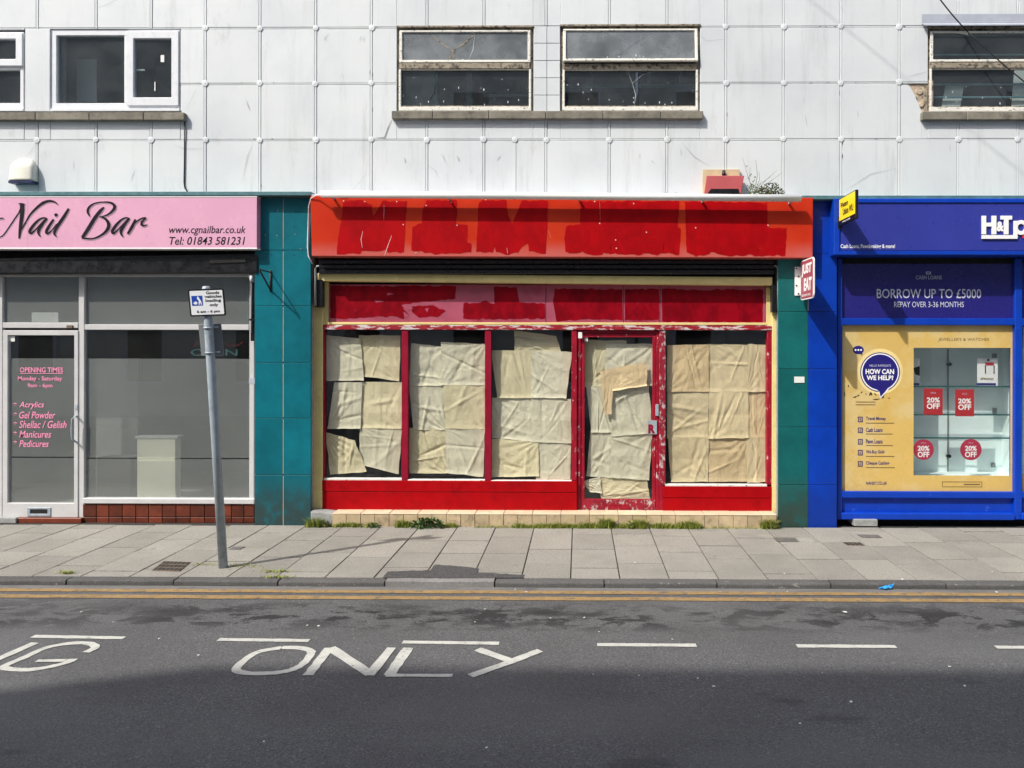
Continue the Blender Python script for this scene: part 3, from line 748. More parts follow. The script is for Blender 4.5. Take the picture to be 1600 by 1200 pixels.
tag(pb('notice_sticker', 1241, 588.5, 1257, 598, -.005, -.0025, M['paperwhite'], None, 0), 'small white notice stuck on the green half of the right pillar', 'sticker')

# ================================================================== nail bar
def pp(name, r, Y, mat, parent):
    x0, x1, z0, z1 = rect(*r, Y); return mk(name, [(x0, Y, z0), (x1, Y, z0), (x1, Y, z1), (x0, Y, z1)], [(0, 1, 2, 3)], mat, parent)
nb = thing('nail_bar_shopfront', (W(130, 812, .15).x, .15, 0), 'nail bar shopfront with a pink sign, grey frosted windows and a white door', 'shopfront')
fb = pb('fascia_board', -160, 308, 401.5, 388.5, -.09, .09, M['pink'], nb, .003)
pb('trim', -160, 306, 401.8, 308.4, -.093, .05, M['whitetrim'], fb, .002); pb('trim', -160, 387, 401.8, 389.2, -.0935, .05, M['whitetrim'], fb, .002)
pb('panel_joint', 42.6, 308.6, 43.2, 386.8, -.0912, -.089, M['inksh'], fb, 0)
NB = []
def st(pts, ws, dx=0):
    NB.append(([(x+dx, y) for x, y in pts], ws))
st([(-60, 480), (0, 468), (40, 440), (90, 370), (150, 280), (195, 215), (215, 165)], [6, 8, 9, 9, 9, 11, 13])
st([(228, 122), (230, 200), (220, 300), (208, 400), (198, 485)], [46, 42, 36, 30, 12])
st([(192, 120), (225, 121), (262, 128)], [4, 12, 4])
st([(212, 412), (255, 335), (310, 240), (380, 165), (450, 112), (515, 93), (570, 104), (604, 132)], [6, 11, 15, 22, 27, 22, 14, 4])
def a_(dx):
    st([(492, 278), (455, 268), (405, 288), (348, 345), (310, 405), (322, 430), (362, 398), (420, 335), (474, 278)], [10, 12, 17, 26, 30, 20, 11, 9, 8], dx)
    st([(486, 276), (440, 335), (402, 400), (404, 440), (424, 468)], [18, 26, 30, 18, 4], dx)
a_(0); a_(860)
st([(558, 282), (510, 355), (482, 412), (496, 432), (535, 402), (590, 330)], [16, 26, 28, 16, 9, 7])
st([(568, 246), (582, 238), (597, 228)], [18, 32, 16])
st([(716, 172), (664, 258), (592, 365), (566, 425), (574, 450), (592, 468)], [18, 30, 30, 24, 14, 4])
st([(1084, 158), (1045, 195), (985, 275), (920, 380), (856, 474)], [10, 30, 36, 36, 26])
st([(936, 255), (914, 210), (926, 160), (985, 118), (1075, 104), (1155, 112), (1194, 148), (1172, 195), (1115, 238), (1036, 262)], [6, 22, 20, 10, 9, 18, 30, 24, 12, 5])
st([(1040, 254), (1100, 282), (1132, 335), (1118, 390), (1060, 445), (965, 485), (852, 478)], [8, 22, 34, 30, 18, 12, 16])
st([(1412, 284), (1374, 362), (1330, 437)], [18, 30, 20])
st([(1368, 372), (1425, 305), (1480, 274), (1524, 268)], [7, 10, 14, 10])
st([(1524, 268), (1480, 310), (1476, 340), (1500, 350), (1536, 336)], [8, 20, 24, 14, 3])
st([(-20, 276), (38, 270)], [14, 6])
def nbpaint(name, off, yb, m_, grow):
    v, f = [], []
    for k, (p, w_) in enumerate(NB):
        q = []
        for x, y in p:
            a = W(x*.15+off[0], 300+y*.15+off[1], yb); q.append((a.x, a.z))
        s, ws = spline(q, [z*.15/148+grow for z in w_], 7)
        vv, fx = ribbon(s, ws, len(v)); v += [(a.x, yb-k*.00012, a.y) for a in vv]; f += fx
    return mk(name, v, f, m_, fb)
nbpaint('letter_edge', (1.0, 1.3), -.0912, M['inksh'], .004)
nbpaint('lettering', (0, 0), -.0942, M['ink'], .002)
txt('lettering', 'www.cgnailbar.co.uk', (264, 353, 384, 368), -.0915, M['ink'], fb, .004, .22)
txt('lettering', 'Tel: 01843 581231', (264.5, 370, 383, 382.5), -.0915, M['ink'], fb, .006, .22)
# roller shutter box, sagging to the left
pb('void', -160, 389.5, 403, 432, .16, .2, M['blackmatt'], nb, 0)  # black sheet standing in for the shade of the recess
pq('shutter_box', [(-160, 412), (402, 400), (402, 425.5), (-160, 428)], -.02, .14, M['black'], nb, .008)
pq('shutter_rail', [(-160, 406), (402, 396.5), (402, 401), (-160, 412)], .0, .13, M['black'], nb, .004)
pq('guide_channel', [(328, 405), (384, 403), (384, 410), (328, 412)], -.03, -.019, M['blackmatt'], nb, .003)
YF = .13
pb('header', -160, 427.5, 398, 432, YF-.004, YF+.05, M['alu'], nb, .004)
pb('mullion', 122.5, 432.4, 131.5, 809, YF-.002, YF+.05, M['alu'], nb, .004)
pb('jamb', 389.5, 432.4, 397, 787, YF-.002, YF+.05, M['alu'], nb, .004)
pb('jamb', -4, 432.4, 3.5, 809, YF-.002, YF+.05, M['alu'], nb, .004)
pb('transom', 132, 507, 389, 515.5, YF-.004, YF+.05, M['alu'], nb, .004)
pb('transom', 4, 504, 122, 512.5, YF-.006, YF+.05, M['alu'], nb, .004)
pb('window_sill', 129, 779, 397, 787.5, YF-.03, YF+.06, M['alu'], nb, .006)
for r in ((3.5, 432, 122.5, 504), (131.5, 432, 389.5, 507)):
    p = pb('top_light', *r, YF+.022, YF+.028, M['shopglass'], nb, 0); pp('frosted_film', r, YF+.030, M['film'], p)
p = pb('window_pane', 131.5, 515, 389.5, 779.5, YF+.022, YF+.028, M['shopglass'], nb, 0)
pp('frosted_film', (131.5, 560.5, 389.5, 715.3), YF+.030, M['film'], p); pp('frosted_film', (131.5, 717.3, 389.5, 779.5), YF+.030, M['film'], p)
# rest of the frontage to the left, just out of the picture
pb('window_pane', -160, 432, -4, 787, YF+.022, YF+.028, M['shopglass'], nb, 0)
dr = pring('door', (4, 516, 122, 808.5), (12, 524, 115.5, 786), YF-.012, YF+.04, M['alu'], nb, .004); dr['label'] = 'white framed glass door with pink opening times'
pb('glass', 11.8, 523.8, 115.7, 786.2, YF+.0112, YF+.0138, M['shopglass'], dr, 0)
pp('frosted_film', (12, 560, 115.5, 713.5), YF+.0145, M['film'], dr); pp('frosted_film', (12, 715.5, 115.5, 786), YF+.0145, M['film'], dr)
pring('letterbox', (42, 793, 79, 807), (47, 796, 74, 803), YF-.02, YF-.01, M['steel'], dr, .003); pb('letter_slot', 47, 796, 74, 803, YF-.0135, YF-.0115, M['blackmatt'], dr, 0)
hp = [W(119, 650, YF-.012), W(118, 650, YF-.06), W(113, 655, YF-.075), W(112, 668, YF-.075), W(112, 677, YF-.075), W(113, 686, YF-.075), W(118, 690.5, YF-.06), W(119, 690.5, YF-.012)]
tube('handle', hp, .010, M['steel'], dr, 8)
pb('lock', 117, 632, 121, 641, YF-.016, YF-.011, M['steel'], dr, .002)
pb('latch_block', 103.5, 508, 113, 513, YF-.02, YF-.005, M['iron'], nb, .002)
pb('sticker', 13, 525, 23, 533.5, YF+.0095, YF+.0115, M['paperwhite'], dr, 0)
L = YF+.0106
for body, r, w_, sh in (('OPENING TIMES', (31, 574, 98.5, 582), .012, 0), ('Monday - Saturday', (28, 588, 97, 596.5), .016, 0), ('9am - 6pm', (43, 599, 82, 607), .016, 0),
                    ('Acrylics', (30, 627.5, 69, 639.5), .008, .25), ('Gel Powder', (30, 643, 86.5, 654), .008, .25), ('Shellac / Gelish', (30, 657.5, 104, 669), .008, .25),
                    ('Manicures', (30, 673, 80, 684), .008, .25), ('Pedicures', (30, 688, 76, 698.5), .008, .25)):
    txt('lettering', body, r, L, M['pinkprint'], dr, w_, sh)
pb('lettering', 31, 583.2, 98.5, 584, L-.0005, L, M['pinkprint'], dr, 0)
for y in (632, 647.5, 662, 677, 691.5): txt('bullet', '*', (21, y-3, 26.5, y+3), L, M['pinkprint'], dr, .03)
# plinth of red tiles
pb('plinth_core', 126, 786.5, 397, 818, YF+.012, YF+.3, M['grout'], nb, 0)
tx = [129, 150.5, 170, 191, 212, 232, 253.5, 275, 297, 319.5, 340, 361.5, 381, 397]
for i in range(len(tx)-1):
    pb('plinth_tile', tx[i]+.4, 788, tx[i+1]-.4, 807.3+rnd.uniform(-.2, .2), YF-.012, YF+.02, M['terracotta'], nb, .003)
    pb('plinth_tile', tx[i]+.4, 808.4, tx[i+1]-.4, 817, YF-.012, YF+.02, M['terracotta'], nb, .003)
pb('door_step', 26, 809.6, 127, 818, YF-.05, YF+.2, M['terracotta'], nb, .006); pb('step_block', -160, 809, 25, 818, YF-.07, YF+.2, M['concrete'], nb, .006)
room('room_interior', W(-160, 600, .3).x, W(398, 600, .3).x, .25, 3.6, -.02, 3.2, M['roomgrey'], nb)
pb('valance', -150, 430, 396, 560, 1.7, 1.74, M['room'], nb, 0)
pb('tone_screen', 150, 560, 215, 790, .95, 1.0, M['roomgrey'], nb, 0); pb('tone_block', 150, 715, 205, 800, .7, 1.1, M['room'], nb, .01)  # added panel and block, varying the glass tone like faint reflections
tag(pb('sticker', 389, 591, 398, 599.5, YF-.005, YF-.0025, M['flash'], None, 0), 'small pale blue sticker on the right jamb of the nail bar window', 'sticker')
tag(pb('paper_note', 49.5, 488, 91, 503, YF+.033, YF+.034, M['paperwhite'], None, 0), 'blank white paper note in the top light over the nail bar door', 'note')
cab = thing('display_plinth', (W(243, 779, .3).x, .4, W(243, 779, .3).z), 'cream display plinth standing behind the frosted nail bar window', 'plinth')
pb('body', 214, 686, 274, 784, YF+.045, YF+.16, M['cream'], cab, .004); pb('top', 210.5, 681.5, 277.5, 685.7, YF+.038, YF+.17, M['alu'], cab, .004)
neon = thing('open_sign', (W(340, 556, .3).x, .3, W(340, 556, .3).z), 'dim neon style open sign hanging in the dark top of the nail bar window', 'sign')
ng = P('unlit green tube', S(52, 92, 90), .4); nr = P('unlit red tube', S(92, 24, 28), .4)
txt('lettering', 'OPEN', (298, 545.5, 371, 556), YF+.07, ng, neon)
def squig():
    v, f = [], []
    for k, s in enumerate(([(302, 543), (306, 537), (310, 530)], [(338, 536), (344, 541), (351, 536)], [(353, 541), (358, 536), (356, 542), (364, 537)], [(364, 541), (372, 540), (380, 534)])):
        p = [W(a, b, YF+.07) for a, b in s]; vv, fx = ribbon([(q.x, q.z) for q in p], [.008]*len(p), len(v)); v += [(a.x, YF+.07-k*.0004, a.y) for a in vv]; f += fx
    mk('red_script', v, f, nr, neon)
squig()
# shutter motor box and cable on the right of the nail bar
mb = thing('shutter_control', (W(396, 530, 0).x, 0, W(396, 530, 0).z), 'black shutter control box and pipe beside the nail bar window', 'control box')
pb('box', 391, 441, 401.5, 533, .02, .12, M['black'], mb, .008)
pb('bracket', 388.5, 498, 397, 501, .0, .02, M['black'], mb, .002)
tube('pipe', [W(393, 520, .01), W(393, 446, .01), W(392, 438, .01), W(386, 424, .01), W(381, 416, .0), W(382, 405, .0)], .008, M['steeldark'], mb, 6)
tube('pipe', [W(392.5, 440, .005), W(392.5, 431, .005)], .014, M['whitetrim'], mb, 8)

# ================================================================== the red shop, papered over
rs = thing('takeaway_shopfront', (W(850, 820, .15).x, .15, 0), 'closed red takeaway shopfront with its old name painted over in red', 'shopfront')
YB = -.127
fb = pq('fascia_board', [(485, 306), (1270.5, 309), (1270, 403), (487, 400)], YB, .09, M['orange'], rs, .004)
def jag(name, pts, Y, m_, parent, amp=.012, seed=0):         # brushed-on paint: the outline broken up as a brush leaves it
    r = random.Random(seed); P3 = [W(x, y, Y) for x, y in pts]; out = []
    for i in range(len(P3)):
        a, b = P3[i], P3[(i+1) % len(P3)]; n = max(1, int((b-a).length/.035))
        for k in range(n):
            p = a.lerp(b, k/n); q = .4 if k == 0 else 1
            horiz = abs(b.x-a.x) > abs(b.z-a.z)
            p.x += r.uniform(-1, 1)*amp*q*(.5 if horiz else .35); p.z += r.uniform(-1, 1)*amp*q*(1.0 if horiz else .4); p.y = Y; out.append(p)
    return poly(name, out, (0, .0012, 0), m_, parent)
c1 = lambda L_: [(x/4+480, y/4+290) for x, y in L_]
c2 = lambda L_: [(x/4+880, y/4+290) for x, y in L_]
FP = [c1([(225, 92), (340, 90), (400, 120), (412, 190), (440, 150), (470, 96), (625, 96), (612, 250), (605, 415), (505, 420), (490, 397), (440, 412), (340, 408), (330, 425), (185, 428), (190, 340), (207, 250), (222, 150)]),
      c1([(750, 90), (935, 90), (937, 180), (930, 238), (1000, 245), (1000, 355), (1025, 362), (1025, 418), (820, 428), (650, 405), (655, 260), (715, 235), (722, 150)]),
      c1([(1072, 110), (1095, 90), (1245, 92), (1257, 190), (1282, 235), (1310, 170), (1340, 96), (1505, 96), (1500, 250), (1490, 424), (1386, 410), (1380, 362), (1340, 385), (1320, 420), (1258, 432), (1180, 413), (1172, 380), (1160, 418), (1055, 414)]),
      c2([(107, 97), (725, 97), (717, 255), (735, 272), (725, 432), (612, 420), (590, 438), (505, 418), (495, 430), (390, 430), (250, 420), (245, 430), (185, 436), (115, 410), (15, 415), (6, 330), (20, 252), (105, 242)]),
      c2([(760, 97), (1275, 106), (1277, 260), (1398, 266), (1388, 438), (1290, 434), (1200, 440), (1170, 426), (1130, 438), (1040, 442), (920, 415), (900, 430), (830, 442), (770, 415), (765, 262)])]
for i, p in enumerate(FP): jag('paint_patch', p, YB-.002, M['redpaint'], fb, .011, i)
txt('ghost_lettering', 'BURGER', (888, 359, 1058, 396), YB-.0026, M['redghost'], fb, .05); txt('ghost_lettering', 'HOUSE', (1078, 360, 1226, 397), YB-.0026, M['redghost'], fb, .05)
def fleck(Y, parent, items, m_):
    for s, w_ in items: crack('paint_scratch', [s], Y, m_, parent, w_)
wm = P('bare pale scrape', S(226, 190, 186), .7)
fleck(YB-.003, fb, [([(601, 399), (606, 384), (612, 368)], .012), ([(566, 387), (564, 374), (567, 361)], .008), ([(793, 396), (792, 387)], .01), ([(857, 360), (861, 372)], .005), ([(600, 320), (600, 330), (599.5, 345)], .004), ([(937, 315), (938, 345)], .004)], wm)
for x, y in ((537, 314), (570, 315), (620, 315), (666, 321), (714, 352), (630, 351), (705, 316), (929, 315), (990, 318), (1087, 356), (1200, 352), (962, 375), (963, 388), (937, 349), (1010, 363), (650, 395), (759, 312)):
    disc('paint_scratch', W(x, y, YB), .007, YB-.003, YB-.002, wm, fb, 7)
# the white tube along the top of the sign
tb = thing('sign_light_tube', (W(876, 310, -.235).x, -.235, W(876, 310, -.235).z), 'long white light tube in front of the painted over red sign', 'light tube')
tube('tube', [W(502, 303.5, -.235), W(760, 305.5, -.235), W(1000, 307.5, -.235), W(1251, 310, -.235)], .0365, M['tubewhite'], tb, 16)
for x, y in ((517, 305), (700, 306.5), (905, 308), (1100, 310), (1237, 312)):
    pb('arm', x-1.2, y+1, x+1.2, y+4, -.235, -.12, M['steel'], tb, .001)
tube('flex', [W(503, 304, -.22), W(494, 305, -.16), W(486, 310, -.135), W(482.5, 322, -.05), W(481.5, 350, -.02), W(480.5, 385, -.015), W(482, 400, -.01), W(488, 412, -.01)], .006, M['tubewhite'], tb, 6)
# shutter and beams under the sign
pb('shutter_void', 489, 402, 1218, 434, .17, .2, M['blackmatt'], rs, 0)
for k in range(3): pb('shutter_slat', 498, 406+k*7.6, 1210, 412.8+k*7.6, .03-.012*k, .08-.012*k, M['black'], rs, .006)
pq('beam', [(494, 427), (1207, 433), (1207, 446), (494, 439)], .055, .16, M['creampaint'], rs, .004)
YS = .16
pb('jamb_post', 488.5, 441, 504, 802, YS-.045, YS+.05, M['creampaint'], rs, .004); pb('jamb_post', 1206.5, 448, 1215.5, 812, YS-.045, YS+.05, M['creampaint'], rs, .004)
pb('jamb_board', 504.3, 441, 513, 507, YS-.02, YS+.04, M['creampaint'], rs, .003); pb('jamb_board', 1197.5, 449, 1206.2, 509, YS-.02, YS+.04, M['creampaint'], rs, .003)
pj = [513.5, 853, 974.5, 1031.5, 1197]
for i in range(4):
    p = pb('sign_panel', pj[i]+.4, 444.5, pj[i+1]-.4, 506, YS-.012, YS+.02, M['pinkboard'], rs, .002)
    p['label'] = 'faded pink board of the lower sign, smeared with dark red paint'
    c3 = lambda L_: [(x/4+480, y/4+400) for x, y in L_]; c4 = lambda L_: [(x/4+860, y/4+400) for x, y in L_]
    Q = {0: [c3([(145, 187), (930, 187), (925, 265), (700, 288), (640, 300), (600, 330), (640, 372), (600, 392), (560, 380), (380, 383), (240, 393), (145, 385)]),
             c3([(650, 316), (790, 306), (865, 345), (812, 382), (700, 384), (655, 350)]),
             c3([(975, 295), (1080, 290), (1120, 280), (1170, 300), (1165, 196), (1310, 196), (1325, 290), (1485, 300), (1487, 390), (1350, 392), (1220, 398), (975, 390)])],
         1: [c4([(28, 205), (450, 207), (452, 402), (330, 395), (170, 400), (100, 402), (40, 412), (16, 290)])], 2: [c4([(465, 208), (680, 208), (680, 400), (560, 403), (465, 402)])],
         3: [c4([(694, 208), (1330, 212), (1326, 416), (1000, 413), (700, 410)])]}[i]
    if i == 0:
        for k, q in enumerate([[(590, 307), (640, 300), (660, 330), (625, 345)], [(735, 330), (760, 325), (750, 352)], [(600, 345), (640, 372), (610, 392)], [(420, 275), (480, 285), (430, 292)], [(500, 232), (545, 240), (500, 246)], [(690, 300), (790, 300), (720, 312)]]): jag('paint_smear', c3(q), YS-.0142, M['pinkboard'], p, .008, 60+k)
    for k, q in enumerate(Q): jag('paint_patch', q, YS-.0135, M['redpaint2'], p, .010, 20+i*5+k)
pb('cover_strip', 504, 503.8, 1198, 507.6, YS-.03, YS-.01, M['creampaint'], rs, .003)
pb('lintel', 498, 508.4, 1206, 515.5, YS-.04, YS+.04, M['lintel'], rs, .004)
mull = ((498, 506.5), (627.5, 637.5), (757.5, 767.5), (893, 901.5))
for a, b in mull: pb('mullion', a, 516, b, 751, YS-.03, YS+.045, M['redframe'] if a < 890 else M['redchip'], rs, .004)
pb('mullion', 1030.5, 516, 1040, 758, YS-.03, YS+.045, M['redworn'], rs, .004); pb('mullion', 1198.5, 516, 1206, 758, YS-.03, YS+.045, M['redchip'], rs, .004)
panes = [(506.5, 516, 627.5, 747.5), (637.5, 516, 757.5, 749.5), (767.5, 516, 893, 751), (1040, 516, 1198.5, 757)]
for r in panes:
    pb('window_pane', *r, YS+.012, YS+.018, M['shopglass'], rs, 0)
    pb('glazing_bead', r[0]-.3, r[3], r[2]+.3, r[3]+3.2, YS-.036, YS+.02, M['oldpaint'], rs, .003)
for a, b, y0, y1 in ((503, 901.5, 751.3, 800), (1036, 1206, 760.6, 807)):
    pb('stall_riser', a, y0, b, y0+17.3, YS-.046, YS+.06, M['riser'], rs, .003); pb('stall_riser', a, y0+17.9, b, y1, YS-.043, YS+.06, M['riser'], rs, .003)
pb('post_foot', 1030.5, 758.2, 1035.8, 806, YS-.03, YS+.05, M['redchip'], rs, .003); pb('post_foot', 498, 751.2, 502.8, 800, YS-.03, YS+.05, M['redchip'], rs, .003)
# door
pb('door_frame', 901.8, 516, 907.5, 803, YS-.01, YS+.05, M['redchip'], rs, .003); pb('door_frame', 1025.3, 516, 1030.2, 803, YS-.01, YS+.05, M['redchip'], rs, .003)
pb('door_frame', 907.8, 516, 1025, 520.5, YS-.01, YS+.05, M['redframe'], rs, .003)
dr = pring('door', (908, 521, 1024.8, 801), (913.5, 527, 1019.5, 780), YS, YS+.04, M['redchip'], rs, .003); dr['label'] = 'battered red door covered inside with paper'
pb('glass', 913.3, 526.8, 1019.7, 780.2, YS+.016, YS+.022, M['shopglass'], dr, 0)
pring('letterbox', (944, 788, 982.5, 800), (946, 790, 980.5, 798), YS-.008, YS+.001, M['redchip'], dr, .002); pb('letter_flap', 946, 790, 980.5, 798, YS-.005, YS+.001, M['redchip'], dr, .001)
pb('bottom_rail', 909, 781, 943.5, 800.5, YS-.003, YS, M['redworn'], dr, .001); pb('bottom_rail', 983, 781, 1024, 800.5, YS-.003, YS, M['redworn'], dr, .001); pb('bottom_rail', 944, 781, 982.5, 787.6, YS-.003, YS, M['redworn'], dr, .001)
pb('latch_plate', 1024.5, 632, 1029.5, 650, YS-.03, YS-.011, M['steel'], dr, .003)
lp = thing('door_notice', (W(1019, 680, YS).x, YS-.02, W(1019, 680, YS).z), 'small white plate with a red mark beside the red door lock', 'plate')
pb('plate', 1012, 657, 1026.5, 678.5, YS-.024, YS-.018, M['steel'], lp, .001)
txt('red_mark', 'R', (1013, 663, 1024, 677.5), YS-.0245, M['redframe'], lp, .06)
for x, y in ((904.5, 519), (913.5, 524)): tag(pb('sticker', x-1, y, x+5, y+9.5, YS-.034 if x < 910 else YS+.0125, YS-.032 if x < 910 else YS+.0145, M['paperwhite'], None, 0), 'tiny white sticker high on the red door '+('frame' if x < 910 else 'glass'), 'sticker')
pb('threshold', 901.8, 801.6, 1030, 804.2, YS-.04, YS+.06, M['tanboard'], rs, .003)
pb('step_core', 500, 807, 1214, 828, -.04, YS+.4, M['grout'], rs, 0)
bx('step_bed', W(489, 800, 0).x, W(1214, 800, 0).x, -.035, YS+.3, -.02, W(850, 803, -.06).z-.012, M['grout'], rs, 0)
zt = W(850, 802.8, -.06).z
x0, x1 = W(519, 810, -.06).x, W(1213.5, 810, -.06).x; n = 31; dx = (x1-x0)/n
for i in range(n):
    a, b = x0+i*dx+.002, x0+(i+1)*dx-.002
    bx('step_tile', a, b, -.062+rnd.uniform(-.002, .002), -.045, -.01, zt-.012, M['stepface'], rs, .003)
    if i % 2 == 0: bx('step_tread', a, min(b+dx, x1), -.066, YS-.02, zt-.0105, zt+rnd.uniform(-.001, .001), M['steptop'], rs, .004)
def lump(name, c, sx, sy, sz, mat, parent=None, seed=0, sub=2, amp=.3):
    bm = bmesh.new(); bmesh.ops.create_icosphere(bm, subdivisions=sub, radius=1)
    for v in bm.verts:
        n_ = mnoise.noise(v.co*1.7+Vector((seed*3.1, seed, 0))); v.co *= 1+amp*n_
        v.co.x *= sx; v.co.y *= sy; v.co.z = max(v.co.z*sz, -sz*.4)
    bm.verts.index_update(); vv = [v.co+Vector(c) for v in bm.verts]; ff = [tuple(w.index for w in f.verts) for f in bm.faces]; bm.free()
    return mk(name, vv, ff, mat, parent)
pq('cement_repair', [(485, 799), (521, 803), (519, 820), (486, 823)], -.052, YS-.02, M['concrete'], rs, .008)
room('room_interior', W(500, 600, .3).x, W(1206, 600, .3).x, .24, 3.0, -.02, 3.0, M['room'], rs)
for nm, xx, yy0, yy1, lb in (('a', 497, 437, 480, 'left'), ('b', 1212, 444, 488, 'right')):
    t = thing('shutter_motor', (W(xx, yy1, .05).x, .08, W(xx, yy1, .05).z), 'black shutter motor box with bent pipe at the %s end of the red shop' % lb, 'motor box', 'shutter motor boxes on the red shop')
    pb('box', xx-6, yy0, xx+7, yy1, .04, .115, M['black'], t, .006)
    s = -1 if lb == 'left' else 1
    tube('pipe', [W(xx+s*4, yy1-2, .02), W(xx+s*4, yy0-5, .02), W(xx+s*4, 420, .02), W(xx+s*2, 416, .03), W(xx-s*9, 415, .05)], .011, M['steel' if lb == 'right' else 'steeldark'], t, 7)
    pb('rib', xx+s*1, yy0+8, xx+s*3, yy1-6, .028, .04, M['black'], t, .002)
tube('loose_wire', [W(500, 424, .04), W(498, 428, .03), W(495, 431, .03), W(491, 430, .04)], .004, M['white'], rs, 6)

# ---- the sheets of paper inside the glass
def paper_sheet(c4, Y, m_, seed, label, nu=34, nv=40, amp=1.0):
    r = random.Random(seed*17+3); cx_ = sum(p[0] for p in c4)/4; cy_ = sum(p[1] for p in c4)/4
    c = [W(cx_+(x-cx_)*1.035, cy_+(y-cy_)*1.02, Y) for x, y in c4]; v, f = [], []
    off = Vector((seed*5.7, seed*1.3, 0))
    pul = [(r.choice([-.05, 1.05]), r.choice([-.05, -.02, 1.04]), r.uniform(2.2, 4.5), r.uniform(0, 1), r.uniform(.005, .011)) for _ in range(r.choice([1, 1, 2]))]   # puckers fanning out of taped corners
    fol = []
    for _ in range(r.randint(3, 5)):
        a = r.uniform(0, math.pi); fol.append((r.uniform(.2, .8), r.uniform(.2, .8), math.cos(a), math.sin(a), r.uniform(.004, .012)*r.choice([-1, 1]), r.uniform(.03, .085), r.uniform(.45, 1.1)))
    creases = [(0, 1, r.choice([.34, .5, .66]), r.uniform(-.035, .035)), (1, 0, r.choice([.34, .5, .66]), r.uniform(-.035, .035))]                     # the marks of having been folded flat
    lip = r.uniform(.006, .016)
    for j in range(nv+1):
        for i in range(nu+1):
            u, w_ = i/nu, j/nv
            p = c[0].lerp(c[1], u).lerp(c[3].lerp(c[2], u), w_)
            q3 = Vector((u*2.2, w_*2.2, 0))+off
            d = .008*mnoise.noise(q3*.8)+.0055*abs(mnoise.noise(q3*2.1+Vector((4, 1, 2))))*amp+.002*abs(mnoise.noise(q3*5.3))*amp
            for px, py, k_, ph, am in pul:
                dx, dy = u-px, w_-py; th = math.atan2(dy, dx)*k_/1.2+ph; tri = abs((th % 1)-.5)*2; rr = math.hypot(dx, dy)
                d += am*amp*(tri-.5)*min(1, rr*2.2)*max(0, 1.0-rr*.75)
            for (cu, cv, nx, ny, am, wd_, ln) in fol:
                s = (u-cu)*nx+(w_-cv)*ny; t = (u-cu)*-ny+(w_-cv)*nx
                d += am*amp*max(0, 1-abs(s)/wd_)*max(0, 1-abs(t)/ln)
            for a, b, at, sl_ in creases:
                s = (u if a else w_)-at; d += sl_*max(0, .16-abs(s))
            if w_ > .9: d -= lip*((w_-.9)/.1)**2
            p.y += max(-.022, min(.034, d-.006))
            if i in (0, nu): p.x += .008*mnoise.noise(Vector((w_*3, seed, 1)))
            if j in (0, nv): p.z += .008*mnoise.noise(Vector((u*3, seed, 7)))
            v.append(p)
    for j in range(nv):
        for i in range(nu): f.append((j*(nu+1)+i, j*(nu+1)+i+1, (j+1)*(nu+1)+i+1, (j+1)*(nu+1)+i))
    o = mk('paper_sheet', v, f, m_, None)
    return tag(o, label, 'paper sheet', 'paper sheets taped inside the red shop windows')
YP = YS+.046
g_, c_, t_ = M['pgrey'], M['pcream'], M['ptan']
